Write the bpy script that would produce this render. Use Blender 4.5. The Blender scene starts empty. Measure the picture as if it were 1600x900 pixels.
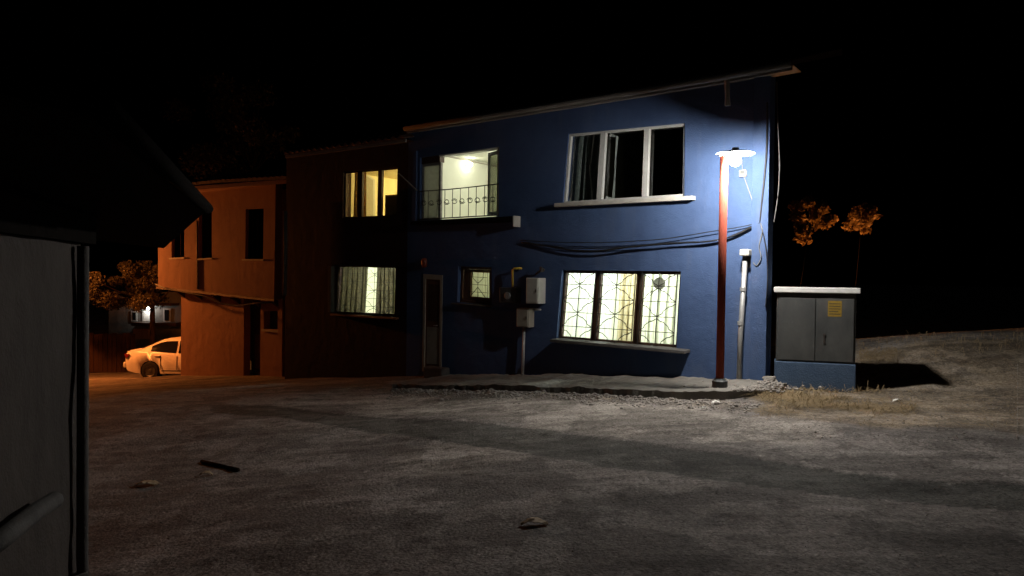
import bpy, bmesh, math, random
import numpy as np
from mathutils import Vector, Matrix
from mathutils.geometry import tessellate_polygon
random.seed(7); rng = np.random.default_rng(7)
S = bpy.context.scene
C = bpy.context.collection

# ------------------------------------------------------------------ camera
FPX = 1150.0                      # focal length in photo pixels (1600 wide)
EYE = Vector((0, 0, 1.7))
PITCH, ROLL = 19 / 1150, 0.012
cam_d = bpy.data.cameras.new('camera'); cam = bpy.data.objects.new('camera', cam_d); C.objects.link(cam)
cam_d.sensor_width = 36; cam_d.lens = 36 * FPX / 1600; cam_d.clip_start = 0.05; cam_d.clip_end = 2000
RC = Matrix.Rotation(math.pi / 2 - PITCH, 3, 'X') @ Matrix.Rotation(ROLL, 3, 'Z')
cam.matrix_world = Matrix.Translation(EYE) @ RC.to_4x4()
S.camera = cam
# ------------------------------------------------------------------ sky, moon, exposure
wd = bpy.data.worlds.new('World'); S.world = wd; wd.use_nodes = True
wn = wd.node_tree; bgn = wn.nodes['Background']
sky = wn.nodes.new('ShaderNodeTexSky'); sky.sky_type = 'NISHITA'; sky.sun_disc = False
sky.sun_elevation = math.radians(-6); sky.sun_rotation = math.radians(200)
wn.links.new(sky.outputs[0], bgn.inputs[0]); bgn.inputs[1].default_value = 0.05
sun_d = bpy.data.lights.new('moon', 'SUN'); sun_d.energy = 0.006; sun_d.angle = math.radians(0.5); sun_d.color = (.8, .88, 1)
sun_o = bpy.data.objects.new('moon', sun_d); C.objects.link(sun_o)
sun_o.rotation_euler = (math.radians(55), 0, math.radians(-30))
S.view_settings.view_transform = 'Standard'; S.view_settings.look = 'None'
S.view_settings.exposure = 0; S.view_settings.gamma = 1; S.view_settings.use_curve_mapping = False
S.render.engine = 'CYCLES'; S.cycles.use_denoising = True
S.cycles.max_bounces = 8; S.cycles.transparent_max_bounces = 12
S.cycles.sample_clamp_indirect = 6

# ------------------------------------------------------------------ pixel helpers
def ray(px, py):
    return (RC @ Vector(((px - 800) / FPX, (450 - py) / FPX, -1.0)))
def at_depth(px, py, Y):
    r = ray(px, py); return EYE + r * (Y / r.y)
r0 = ray(-780, 412); UU = -Vector((r0.x, r0.y, 0)).normalized()     # along the facade, to the right
NN = Vector((UU.y, -UU.x, 0)); NN = NN if NN.y < 0 else -NN            # out of the wall, to the street
ZZ = Vector((0, 0, 1))
class Facade:
    def __init__(s, px, Y):
        o = at_depth(px, 430, Y); s.o = Vector((o.x, o.y, 0))
    def __call__(s, u, z, d=0): return s.o + UU * u + NN * d + ZZ * z
    def uz(s, px, py, d=0):
        r = ray(px, py); t = ((s.o + NN * d - EYE).dot(NN)) / r.dot(NN); p = EYE + r * t
        return ((p - s.o).dot(UU), p.z)
    def at(s, px, py, d=0):
        u, z = s.uz(px, py, d); return s(u, z, d)
F = Facade(1125, 12.0)
FO = Facade(430, 20.0)            # the orange lit house
FU = lambda px, py=430, d=0: F.uz(px, py, d)[0]

# ------------------------------------------------------------------ terrain
ctrl = [(0,0,0),(-2,-2,0),(3,-2,0),(0,4.5,0),(1.5,7,-.02),(3.5,5,.0),(-2.9,5,-.33),(-2.4,3,-.2),(-4.2,8,-.5),
        (5,8,.08),(8,7,.2),(6.6,11,.03),(7.2,11.6,.1),(7.4,13.0,.52),(9.6,13.3,.66),(5.9,12.4,.2),(11,10,.5),(8,19,.0),(10,26,-1.2),(14,14,.75),(14,22,.2),(16,30,-1.5),(14,5,.5),(14,-4,.4)]
for px, py in ((560,602),(640,607),(760,610),(870,613),(1000,620),(1125,627),(1190,632)):
    p = F.at(px, py, 1.7); ctrl.append((p.x, p.y, p.z))
for px, py in ((460,592),):
    p = F.at(px, py, 0); ctrl.append((p.x, p.y, p.z))
p = F.at(1125, 588, 0); ctrl.append((p.x, p.y, -.02))
for px, py in ((283,587),(380,587),(443,588)):
    p = FO.at(px, py, -.35); ctrl.append((p.x, p.y, p.z))
p = at_depth(275, 612, 11.0 * 1150 / 1150 * 1.29); ctrl.append((p.x, p.y, p.z))
for px, py, Y in ((235,589,27.2),(190,588,28.0),(150,592,26.0),(160,606,20.0),(200,568,38.0),(1275,612,11.15)):
    p = at_depth(px, py, Y); ctrl.append((p.x, p.y, p.z))
ctrl += [(-25,25,-2.4),(-25,10,-1.5),(-12,8,-.9),(-30,45,-3.0),(0,35,-2.2),(-12,45,-3.0),(0,-20,.2),(-10,-10,-.3),(5,20,-.3)]
ctrl = np.array(ctrl, float)
def tps(r2): return np.where(r2 > 1e-9, r2 * np.log(r2 + 1e-9), 0)
def _fit():
    n = len(ctrl); X = ctrl[:, :2]
    K = tps(((X[:, None] - X[None]) ** 2).sum(-1)) + np.eye(n) * 1.5
    P = np.hstack([np.ones((n, 1)), X]); A = np.zeros((n + 3, n + 3)); A[:n, :n] = K; A[:n, n:] = P; A[n:, :n] = P.T
    return np.linalg.solve(A, np.concatenate([ctrl[:, 2], np.zeros(3)]))
_w = _fit()
def hz(x, y):
    x = np.asarray(x, float); y = np.asarray(y, float); sh = x.shape
    x = x.ravel(); y = y.ravel(); out = np.empty(x.size)
    for i in range(0, x.size, 40000):
        a, b = x[i:i + 40000], y[i:i + 40000]
        r2 = (a[:, None] - ctrl[None, :, 0]) ** 2 + (b[:, None] - ctrl[None, :, 1]) ** 2
        out[i:i + 40000] = tps(r2) @ _w[:len(ctrl)] + _w[-3] + _w[-2] * a + _w[-1] * b
    dist = np.hypot(x + 3, y - 14); k = np.clip((dist - 26) / 18, 0, 1); k = k * k * (3 - 2 * k)
    return ((1 - k) * out + k * -2.6).reshape(sh)
_gx = np.arange(-60, 60.1, .5); _gy = np.arange(-30, 75.1, .5)
GRID = [_gx, _gy, hz(*np.meshgrid(_gx, _gy))]       # replaced by the real sheet once that is built
def gz(x, y):
    ax, ay, Zg = GRID
    i = min(max(int(np.searchsorted(ax, x)) - 1, 0), len(ax) - 2); j = min(max(int(np.searchsorted(ay, y)) - 1, 0), len(ay) - 2)
    fx = min(max((x - ax[i]) / (ax[i+1] - ax[i]), 0), 1); fy = min(max((y - ay[j]) / (ay[j+1] - ay[j]), 0), 1)
    return float((Zg[j,i]*(1-fx)+Zg[j,i+1]*fx)*(1-fy)+(Zg[j+1,i]*(1-fx)+Zg[j+1,i+1]*fx)*fy)
def G(px, py):
    r = ray(px, py); t = 2.5
    def below(t): p = EYE + r * t; return p.z <= gz(p.x, p.y)
    while t < 60 and not below(t): t += .25
    a, b = t - .25, t
    for _ in range(8):
        m = (a + b) / 2
        if below(m): b = m
        else: a = m
    return EYE + r * b

# ------------------------------------------------------------------ noise (numpy)
_ng = {}
def vnoise(x, y, sc, seed):
    if seed not in _ng: _ng[seed] = np.random.default_rng(seed).random((256, 256))
    g = _ng[seed]; x = x * sc + 1000; y = y * sc + 1000
    xi = np.floor(x).astype(int); yi = np.floor(y).astype(int); fx = x - xi; fy = y - yi
    fx = fx * fx * (3 - 2 * fx); fy = fy * fy * (3 - 2 * fy); a = lambda i, j: g[(xi + i) % 256, (yi + j) % 256]
    return (a(0,0)*(1-fx)+a(1,0)*fx)*(1-fy)+(a(0,1)*(1-fx)+a(1,1)*fx)*fy
def fbm(x, y, sc, seed, o=4):
    return sum(vnoise(x, y, sc * 2 ** k, seed + k) * .5 ** k for k in range(o)) / sum(.5 ** k for k in range(o))

# ------------------------------------------------------------------ materials
M = {}
def mat(name, col, rough=.8, col2=None, scale=3, bump=0, bscale=40, metal=0, emit=None, spec=.3, detail=6, stretch=(1,1,1)):
    m = bpy.data.materials.new(name); m.use_nodes = True; nt = m.node_tree; b = nt.nodes['Principled BSDF']
    b.inputs['Base Color'].default_value = (*col, 1); b.inputs['Roughness'].default_value = rough
    b.inputs['Metallic'].default_value = metal; b.inputs['Specular IOR Level'].default_value = spec
    tc = nt.nodes.new('ShaderNodeTexCoord'); mp = nt.nodes.new('ShaderNodeMapping'); mp.inputs['Scale'].default_value = stretch
    nt.links.new(tc.outputs['Object'], mp.inputs[0])
    if col2:
        n = nt.nodes.new('ShaderNodeTexNoise'); n.inputs['Scale'].default_value = scale; n.inputs['Detail'].default_value = detail
        n.inputs['Roughness'].default_value = .65
        r = nt.nodes.new('ShaderNodeValToRGB'); r.color_ramp.elements[0].position = .35; r.color_ramp.elements[1].position = .68
        r.color_ramp.elements[0].color = (*col, 1); r.color_ramp.elements[1].color = (*col2, 1)
        nt.links.new(mp.outputs[0], n.inputs['Vector']); nt.links.new(n.outputs[0], r.inputs[0]); nt.links.new(r.outputs[0], b.inputs['Base Color'])
    if bump:
        n2 = nt.nodes.new('ShaderNodeTexNoise'); n2.inputs['Scale'].default_value = bscale; n2.inputs['Detail'].default_value = 5
        bp = nt.nodes.new('ShaderNodeBump'); bp.inputs['Strength'].default_value = bump; bp.inputs['Distance'].default_value = .02
        nt.links.new(mp.outputs[0], n2.inputs['Vector']); nt.links.new(n2.outputs[0], bp.inputs['Height']); nt.links.new(bp.outputs[0], b.inputs['Normal'])
    if emit:
        b.inputs['Emission Color'].default_value = (*emit[0], 1); b.inputs['Emission Strength'].default_value = emit[1]
    M[name] = m; return m
def glass(name, tint=(.9,.95,.93), gloss=.08, rough=.02):
    m = bpy.data.materials.new(name); m.use_nodes = True; nt = m.node_tree; nt.nodes.clear()
    o = nt.nodes.new('ShaderNodeOutputMaterial'); mx = nt.nodes.new('ShaderNodeMixShader'); t = nt.nodes.new('ShaderNodeBsdfTransparent')
    g = nt.nodes.new('ShaderNodeBsdfGlossy'); t.inputs[0].default_value = (*tint, 1); g.inputs['Roughness'].default_value = rough
    mx.inputs[0].default_value = gloss
    nt.links.new(t.outputs[0], mx.inputs[1]); nt.links.new(g.outputs[0], mx.inputs[2]); nt.links.new(mx.outputs[0], o.inputs[0]); M[name] = m
def cloth(name, col, trans=.5, clear=.0, col2=None):
    m = bpy.data.materials.new(name); m.use_nodes = True; nt = m.node_tree; nt.nodes.clear()
    o = nt.nodes.new('ShaderNodeOutputMaterial'); d = nt.nodes.new('ShaderNodeBsdfDiffuse'); tr = nt.nodes.new('ShaderNodeBsdfTranslucent')
    mx = nt.nodes.new('ShaderNodeMixShader'); mx.inputs[0].default_value = trans
    n = nt.nodes.new('ShaderNodeTexNoise'); n.inputs['Scale'].default_value = 14
    r = nt.nodes.new('ShaderNodeValToRGB'); r.color_ramp.elements[0].color = (*col, 1); r.color_ramp.elements[1].color = (*(col2 or col), 1)
    r.color_ramp.elements[0].position = .4; r.color_ramp.elements[1].position = .6
    tc = nt.nodes.new('ShaderNodeTexCoord'); nt.links.new(tc.outputs['Object'], n.inputs['Vector']); nt.links.new(n.outputs[0], r.inputs[0])
    for q in (d, tr): nt.links.new(r.outputs[0], q.inputs[0])
    nt.links.new(d.outputs[0], mx.inputs[1]); nt.links.new(tr.outputs[0], mx.inputs[2]); last = mx
    if clear:
        m2 = nt.nodes.new('ShaderNodeMixShader'); tp = nt.nodes.new('ShaderNodeBsdfTransparent'); m2.inputs[0].default_value = clear
        nt.links.new(mx.outputs[0], m2.inputs[1]); nt.links.new(tp.outputs[0], m2.inputs[2]); last = m2
    nt.links.new(last.outputs[0], o.inputs[0]); M[name] = m
def leafmat(name, a, b):
    m = mat(name, a, .6, b, 1.5); nt = m.node_tree; p = nt.nodes['Principled BSDF']
    tr = nt.nodes.new('ShaderNodeBsdfTranslucent'); mx = nt.nodes.new('ShaderNodeMixShader'); mx.inputs[0].default_value = .35
    src = p.inputs['Base Color'].links[0].from_socket; nt.links.new(src, tr.inputs[0])
    o = nt.nodes['Material Output']; nt.links.new(p.outputs[0], mx.inputs[1]); nt.links.new(tr.outputs[0], mx.inputs[2]); nt.links.new(mx.outputs[0], o.inputs[0])
def wallmat(name, c1, c2, stain):
    """painted plaster: patches, fine grain, rain streaks, dirt near nothing in particular"""
    m = mat(name, c1, .85, c2, 1.1, .35, 55, detail=8); nt = m.node_tree; b = nt.nodes['Principled BSDF']
    src = b.inputs['Base Color'].links[0].from_socket; tc = nt.nodes.new('ShaderNodeTexCoord')
    mp = nt.nodes.new('ShaderNodeMapping'); mp.inputs['Scale'].default_value = (2.2, 2.2, .35)
    n = nt.nodes.new('ShaderNodeTexNoise'); n.inputs['Scale'].default_value = 1.6; n.inputs['Detail'].default_value = 8; n.inputs['Roughness'].default_value = .7
    r = nt.nodes.new('ShaderNodeValToRGB'); r.color_ramp.elements[0].position = .52; r.color_ramp.elements[1].position = .78
    r.color_ramp.elements[0].color = (0,0,0,1); r.color_ramp.elements[1].color = (.85,.85,.85,1)
    mx = nt.nodes.new('ShaderNodeMix'); mx.data_type = 'RGBA'; mx.inputs[7].default_value = (*stain, 1)
    nt.links.new(tc.outputs['Object'], mp.inputs[0]); nt.links.new(mp.outputs[0], n.inputs['Vector']); nt.links.new(n.outputs[0], r.inputs[0])
    nt.links.new(r.outputs[0], mx.inputs[0]); nt.links.new(src, mx.inputs[6]); nt.links.new(mx.outputs[2], b.inputs['Base Color'])
    # large trowel undulation on top of the fine grain
    bp0 = b.inputs['Normal'].links[0].from_node; n3 = nt.nodes.new('ShaderNodeTexNoise'); n3.inputs['Scale'].default_value = 4; n3.inputs['Detail'].default_value = 3
    bp = nt.nodes.new('ShaderNodeBump'); bp.inputs['Strength'].default_value = .35; bp.inputs['Distance'].default_value = .05
    nt.links.new(tc.outputs['Object'], n3.inputs['Vector']); nt.links.new(n3.outputs[0], bp.inputs['Height']); nt.links.new(bp.outputs[0], bp0.inputs['Normal'])
wallmat('blue_plaster', (.036,.064,.142), (.052,.090,.188), (.072,.098,.165))
wallmat('maroon_plaster', (.028,.009,.008), (.02,.008,.007), (.018,.010,.008))
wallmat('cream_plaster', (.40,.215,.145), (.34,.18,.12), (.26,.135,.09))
wallmat('grey_plaster', (.042,.034,.029), (.060,.048,.041), (.026,.020,.017))
wallmat('far_plaster', (.13,.12,.11), (.2,.19,.17), (.08,.07,.06))
mat('near_black_wood', (.008,.007,.006), 1, (.012,.010,.009), 6, .3, 30, spec=.02)
mat('room_white', (.72,.72,.6), .9, (.66,.66,.55), 2, .1)
mat('room_warm', (.75,.66,.42), .9, (.7,.6,.38), 2, .1)
mat('room_dark', (.07,.06,.045), .9, (.10,.083,.06), 2)  # walls of unlit rooms, their darkness put into the colour
mat('pvc', (.50,.50,.475), .4, (.42,.42,.40), 5)
mat('dark_wood', (.05,.025,.014), .6, (.075,.036,.02), 6, .3, 30, stretch=(4,4,.5))
mat('brown_wood', (.16,.07,.035), .55, (.11,.045,.025), 6, .3, 30, stretch=(4,4,.5))
mat('sill_stone', (.5,.48,.42), .7, (.38,.36,.32), 7, .3, 60)
mat('dark_sill', (.10,.094,.088), .8, (.065,.06,.057), 7, .3, 60)
mat('iron', (.02,.02,.02), .55, (.035,.025,.02), 20, .2, 90)
mat('rust_red', (.20,.040,.022), .8, (.14,.03,.02), 9, .25, 70, stretch=(3,3,.6), spec=.1)
mat('enamel', (.8,.8,.76), .35, (.7,.7,.66), 9)
mat('galv', (.42,.42,.41), .45, (.3,.3,.3), 14, .1, 60, metal=.4)
mat('cable_black', (.012,.012,.013), .5)
mat('cable_white', (.14,.14,.137), .7, spec=.1); mat('cable_grey', (.06,.06,.058), .8, spec=.1)
mat('box_grey', (.5,.49,.44), .5, (.42,.41,.37), 6, .1)
mat('box_dark', (.05,.055,.055), .5, (.07,.07,.07), 6, .1)
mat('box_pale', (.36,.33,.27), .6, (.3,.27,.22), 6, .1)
mat('gas_yellow', (.55,.42,.05), .5, (.45,.33,.05), 10)
mat('cab_grey', (.026,.028,.028), .6, (.058,.058,.055), 2.2, .15, 25, detail=12, stretch=(1,1,.6))
mat('cab_top', (.52,.52,.50), .6, (.4,.4,.38), 8, .3, 60)
mat('plinth_blue', (.035,.062,.11), .8, (.05,.08,.13), 5, .5, 45)
mat('sticker', (.22,.14,.015), .5, (.16,.10,.015), 30)
mat('sticker_ink', (.03,.025,.02), .6)
mat('straw', (.30,.22,.12), .85, (.19,.14,.075), 3)
mat('stone', (.32,.29,.26), .9, (.2,.18,.16), 9, .4, 60)
mat('pavement', (.22,.205,.18), .9, (.13,.12,.105), 2.5, .6, 50, detail=9)
mat('litter_white', (.75,.74,.70), .7)
mat('litter_brown', (.36,.26,.16), .8, (.25,.17,.1), 12)
mat('roof_tile', (.10,.05,.035), .8, (.06,.035,.028), 5, .4, 30)
mat('fascia', (.22,.21,.195), .8, (.15,.143,.13), 3, .2, stretch=(.6,.6,5))
mat('car_paint', (.75,.74,.71), .3, spec=.5)
mat('car_glass', (.012,.013,.014), .08, spec=.6)
mat('rubber', (.012,.012,.012), .8)
mat('rim', (.10,.10,.10), .4, metal=.7)
mat('tail_red', (.12,.008,.006), .25)
mat('bark', (.02,.013,.010), .95, (.012,.009,.007), 8, .8, 20, stretch=(3,3,.6), spec=.02)
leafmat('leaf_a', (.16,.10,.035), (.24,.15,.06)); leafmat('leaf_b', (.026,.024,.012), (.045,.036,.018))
glass('glass', gloss=.07); glass('glass_dim', (.30,.31,.29), .06); glass('glass_frost', (.55,.56,.50), .1, .3)
glass('glass_up', (.82,.85,.84), .07)
cloth('net', (.92,.94,.90), .6, .28); cloth('sheer', (.82,.82,.72), .62, .12, (.76,.76,.64)); cloth('sheer2', (.62,.53,.34), .55, .03, (.72,.64,.46)); cloth('curtain_beige', (.20,.17,.12), .34, 0, (.15,.13,.09))
cloth('curtain_brown', (.22,.12,.05), .35, 0, (.16,.09,.04)); cloth('curtain_grey', (.30,.32,.31), .3, 0, (.22,.24,.23)); cloth('curtain_pale', (.7,.66,.5), .6, .05)
cloth('frosted', (.42,.42,.36), .5, .06, (.38,.38,.33)); cloth('fan_plastic', (.30,.30,.24), .45, .25)
mat('fan_grey', (.10,.10,.09), .5)
mat('orange_plastic', (.16,.03,.012), .4)
mat('lead_bulb', (1,1,1), .4, emit=((1,.955,.89), 2500))
mat('room_bulb', (1,1,1), .4, emit=((1,1,.84), 30))
mat('sodium_bulb', (1,1,1), .4, emit=((1,.26,.045), 4800))
mat('sodium_globe', (1,1,1), .4, emit=((1,.36,.085), 4200))
mat('far_bulb', (1,1,1), .4, emit=((1,.97,.9), 90))

# ground material: masks come as colour attributes (surfacing laid at other times, loose soil)
def ground_material():
    m = bpy.data.materials.new('ground'); m.use_nodes = True; nt = m.node_tree; b = nt.nodes['Principled BSDF']; L = nt.links.new
    b.inputs['Roughness'].default_value = .92; b.inputs['Specular IOR Level'].default_value = .2
    N = nt.nodes.new; at = N('ShaderNodeAttribute'); at.attribute_name = 'zones'; sp = N('ShaderNodeSeparateColor'); L(at.outputs['Color'], sp.inputs[0])
    tc = N('ShaderNodeTexCoord')
    def noise(sc, det, rg=.6):
        n = N('ShaderNodeTexNoise'); n.inputs['Scale'].default_value = sc; n.inputs['Detail'].default_value = det; n.inputs['Roughness'].default_value = rg; L(tc.outputs['Object'], n.inputs['Vector']); return n
    def ramp(f, p0, c0, p1, c1):
        r = N('ShaderNodeValToRGB'); e = r.color_ramp.elements; e[0].position = p0; e[1].position = p1; e[0].color = (*c0, 1); e[1].color = (*c1, 1); L(f, r.inputs[0]); return r.outputs[0]
    def mix(f, a, c, mode='MIX'):
        x = N('ShaderNodeMix'); x.data_type = 'RGBA'; x.blend_type = mode
        if isinstance(f, float): x.inputs[0].default_value = f
        else: L(f, x.inputs[0])
        L(a, x.inputs[6]); L(c, x.inputs[7]); return x.outputs[2]
    big = noise(.7, 6).outputs[0]; mid = noise(6, 7, .7).outputs[0]; fine = noise(70, 5, .75).outputs[0]
    base = ramp(big, .35, (.245,.228,.218), .68, (.375,.352,.338))
    base = mix(.5, base, ramp(mid, .3, (.55,.55,.55), .7, (1,1,1)), 'MULTIPLY')
    patch = ramp(big, .3, (.072,.074,.068), .7, (.108,.112,.102))
    soil = ramp(mid, .3, (.20,.155,.105), .7, (.36,.30,.22))
    conc = ramp(mid, .3, (.34,.315,.285), .7, (.48,.45,.415))
    c = mix(sp.outputs[2], base, conc); c = mix(sp.outputs[0], c, patch); c = mix(sp.outputs[1], c, soil)
    m2 = noise(16, 6, .8).outputs[0]; c = mix(.8, c, ramp(m2, .32, (.5,.49,.48), .62, (1.12,1.12,1.12)), 'MULTIPLY')
    c = mix(.75, c, ramp(fine, .3, (.42,.42,.42), .66, (1.1,1.1,1.1)), 'MULTIPLY')
    v = N('ShaderNodeTexVoronoi'); v.inputs['Scale'].default_value = 38; L(tc.outputs['Object'], v.inputs['Vector'])
    sm = N('ShaderNodeMapping'); sm.inputs['Rotation'].default_value = (0, 0, DRIVE); sm.inputs['Scale'].default_value = (.16, 1.5, 1); L(tc.outputs['Object'], sm.inputs[0])
    sn = N('ShaderNodeTexNoise'); sn.inputs['Scale'].default_value = 2.2; sn.inputs['Detail'].default_value = 7; sn.inputs['Roughness'].default_value = .65; L(sm.outputs[0], sn.inputs['Vector'])
    c = mix(1.0, c, ramp(sn.outputs[0], .33, (.60,.58,.56), .66, (1.3,1.29,1.27)), 'MULTIPLY')
    wn1 = noise(.85, 12, .72).outputs[0]; c = mix(1.0, c, ramp(wn1, .492, (.70,.69,.68), .515, (1.12,1.11,1.10)), 'MULTIPLY')
    wn2 = noise(3.1, 10, .78).outputs[0]; c = mix(1.0, c, ramp(wn2, .41, (.70,.69,.68), .44, (1.04,1.04,1.04)), 'MULTIPLY')
    gr = noise(34, 3, .6).outputs[0]; c = mix(1.0, c, ramp(gr, .36, (.52,.51,.50), .50, (1.1,1.1,1.1)), 'MULTIPLY')
    gw = noise(27, 2, .5).outputs[0]; c = mix(1.0, c, ramp(gw, .66, (1,1,1), .70, (1.7,1.68,1.64)), 'MULTIPLY')
    wn3 = noise(9, 4, .8).outputs[0]; c = mix(1.0, c, ramp(wn3, .66, (1,1,1), .70, (1.45,1.42,1.38)), 'MULTIPLY')
    c = mix(.4, c, ramp(v.outputs['Distance'], .1, (1.25,1.22,1.2), .5, (.72,.72,.72)), 'MULTIPLY')
    cr = N('ShaderNodeTexVoronoi'); cr.feature = 'DISTANCE_TO_EDGE'; cr.inputs['Scale'].default_value = .55
    wp = N('ShaderNodeVectorMath'); wp.operation = 'MULTIPLY_ADD'; nn = noise(1.5, 5, .7); L(nn.outputs['Color'], wp.inputs[0]); wp.inputs[1].default_value = (.9,.9,.9); L(tc.outputs['Object'], wp.inputs[2]); L(wp.outputs[0], cr.inputs['Vector'])
    c = mix(.3, c, ramp(cr.outputs[0], .003, (.35,.33,.31), .009, (1,1,1)), 'MULTIPLY')
    L(c, b.inputs['Base Color'])
    b1 = N('ShaderNodeBump'); b1.inputs['Strength'].default_value = .75; b1.inputs['Distance'].default_value = .012; L(fine, b1.inputs['Height'])
    b2 = N('ShaderNodeBump'); b2.inputs['Strength'].default_value = .5; b2.inputs['Distance'].default_value = .02; L(mid, b2.inputs['Height']); L(b2.outputs[0], b1.inputs['Normal'])
    b3 = N('ShaderNodeBump'); b3.inputs['Strength'].default_value = .5; b3.inputs['Distance'].default_value = .012; L(v.outputs['Distance'], b3.inputs['Height']); b3.invert = True; L(b1.outputs[0], b3.inputs['Normal'])
    L(b3.outputs[0], b.inputs['Normal']); M['ground'] = m
_a, _b = G(560, 657), G(1400, 765); DRIVE = -math.atan2(_b.y - _a.y, _b.x - _a.x)
ground_material()

# ------------------------------------------------------------------ mesh helpers
class MB:
    def __init__(s): s.v = []; s.f = []
    def add(s, vs, fs):
        k = len(s.v); s.v += [Vector(p) for p in vs]; s.f += [tuple(i + k for i in f) for f in fs]; return s
    def hexa(s, b, t):          # two matching quads
        return s.add(list(b) + list(t), [(3,2,1,0),(4,5,6,7),(0,1,5,4),(1,2,6,5),(2,3,7,6),(3,0,4,7)])
    def fbox(s, fr, u0, u1, z0, z1, d0, d1):
        return s.hexa([fr(u0,z0,d0),fr(u1,z0,d0),fr(u1,z0,d1),fr(u0,z0,d1)], [fr(u0,z1,d0),fr(u1,z1,d0),fr(u1,z1,d1),fr(u0,z1,d1)])
    def box(s, c, sz, rz=0):
        m = Matrix.Rotation(rz, 3, 'Z'); c = Vector(c); x, y, z = [q / 2 for q in sz]
        p = lambda a, b, e: c + m @ Vector((a * x, b * y, e * z))
        return s.hexa([p(-1,-1,-1),p(1,-1,-1),p(1,1,-1),p(-1,1,-1)], [p(-1,-1,1),p(1,-1,1),p(1,1,1),p(-1,1,1)])
    def tube(s, pts, r, n=6, r2=None):
        pts = [Vector(p) for p in pts]; k = len(pts); rings = []
        for i, p in enumerate(pts):
            t = (pts[min(i + 1, k - 1)] - pts[max(i - 1, 0)]).normalized()
            a = t.cross(ZZ); a = t.cross(Vector((1, 0, 0))) if a.length < .1 else a; a.normalize(); b = t.cross(a)
            rr = r if r2 is None else r + (r2 - r) * i / (k - 1)
            rings.append([p + (a * math.cos(q * 2 * math.pi / n) + b * math.sin(q * 2 * math.pi / n)) * rr for q in range(n)])
        vs = [q for ring in rings for q in ring]; fs = []
        for i in range(k - 1):
            for q in range(n): fs.append((i*n+q, i*n+(q+1)%n, (i+1)*n+(q+1)%n, (i+1)*n+q))
        fs += [tuple(range(n))[::-1], tuple((k-1)*n + q for q in range(n))]
        return s.add(vs, fs)
    def lathe(s, c, prof, n=24, axis=None):
        c = Vector(c); ax = (axis or ZZ).normalized(); a = ax.orthogonal().normalized(); b = ax.cross(a); vs = []; fs = []
        for r, z in prof:
            for q in range(n): th = q * 2 * math.pi / n; vs.append(c + ax * z + (a * math.cos(th) + b * math.sin(th)) * r)
        for i in range(len(prof) - 1):
            for q in range(n): fs.append((i*n+q, i*n+(q+1)%n, (i+1)*n+(q+1)%n, (i+1)*n+q))
        return s.add(vs, fs)
    def plate(s, poly, holes, fr, d0, d1):      # wall with openings: polygons of (u, z)
        loops = [poly] + holes; P = [q for l in loops for q in l]
        tris = tessellate_polygon([[Vector((q[0], q[1], 0)) for q in l] for l in loops]); n = len(P)
        vs = [fr(u, z, d0) for u, z in P] + [fr(u, z, d1) for u, z in P]
        fs = [tuple(t) for t in tris] + [tuple(i + n for i in t)[::-1] for t in tris]; k = 0
        for l in loops:
            m = len(l); fs += [(k+i, k+(i+1)%m, n+k+(i+1)%m, n+k+i) for i in range(m)]; k += m
        return s.add(vs, fs)
    def build(s, name, m, parent=None, smooth=False, bevel=0, recalc=True):
        base = Vector(parent.get('_base', (0,0,0))) if parent else Vector((0,0,0))
        me = bpy.data.meshes.new(name); me.from_pydata([tuple(v - base) for v in s.v], [], s.f)
        if recalc:
            bm = bmesh.new(); bm.from_mesh(me); bmesh.ops.recalc_face_normals(bm, faces=bm.faces); bm.to_mesh(me); bm.free()
        o = bpy.data.objects.new(name, me); C.objects.link(o)
        if m: me.materials.append(M[m])
        if parent: o.parent = parent; o['_base'] = tuple(base)
        if smooth:
            me.polygons.foreach_set('use_smooth', [True] * len(me.polygons))
        if bevel:
            b = o.modifiers.new('bevel', 'BEVEL'); b.width = bevel; b.segments = 2; b.limit_method = 'ANGLE'
        return o
def thing(name, label, cat, base, group=None):
    o = bpy.data.objects.new(name, None); C.objects.link(o); o.location = base; o['_base'] = tuple(base); o.empty_display_size = .2
    return tag(o, label, cat, group)
def tag(o, label, cat, group=None):
    o['label'] = label; o['category'] = cat
    if group: o['group'] = group
    return o
def struct(o): o['kind'] = 'structure'; return o

# ------------------------------------------------------------------ ground sheet
def axis(segs):
    out = []
    for a, b, st in segs: out += list(np.arange(a, b, st))
    out.append(segs[-1][1]); return np.array(out)
gx = axis([(-420,-60,40),(-60,-24,3),(-24,-8,.2),(-8,12,.055),(12,20,.2),(20,60,3),(60,420,40)])
gy = axis([(-160,-20,20),(-20,1,1.5),(1,4,.1),(4,15,.055),(15,30,.14),(30,60,2),(60,700,40)])
X, Y = np.meshgrid(gx, gy)
Z = hz(X, Y)
near = np.clip(1 - np.hypot(X, Y - 8) / 26, 0, 1) ** .5
_c, _s = math.cos(-DRIVE), math.sin(-DRIVE); along = X*_c + Y*_s; across = -X*_s + Y*_c
hf = np.clip(11.6 - X, 0, 1) * np.clip(X + 7.8, 0, 1) * np.clip(14.8 - Y, 0, 1) * np.clip(Y - 4, 0, 1)
Z = Z + near * ((fbm(along*.12, across*1.1, 1.6, 301) - .5) * .04 + hf * (fbm(along*.3, across*1.4, 6, 311, 3) - .5) * .012 + (fbm(X, Y, .5, 3) - .5) * .10 + hf * ((fbm(X, Y, 3, 9) - .5) * .03 + (vnoise(X, Y, 9, 21) - .5) * .008))
def inpoly(x, y, poly):
    c = np.zeros(x.shape, bool); n = len(poly)
    for i in range(n):
        (x1, y1), (x2, y2) = poly[i], poly[i - 1]
        k = ((y1 > y) != (y2 > y)) & (x < (x2 - x1) * (y - y1) / (y2 - y1 + 1e-12) + x1); c ^= k
    return c
def gpoly(pix): return [tuple(G(*p)[:2]) for p in pix]
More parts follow.
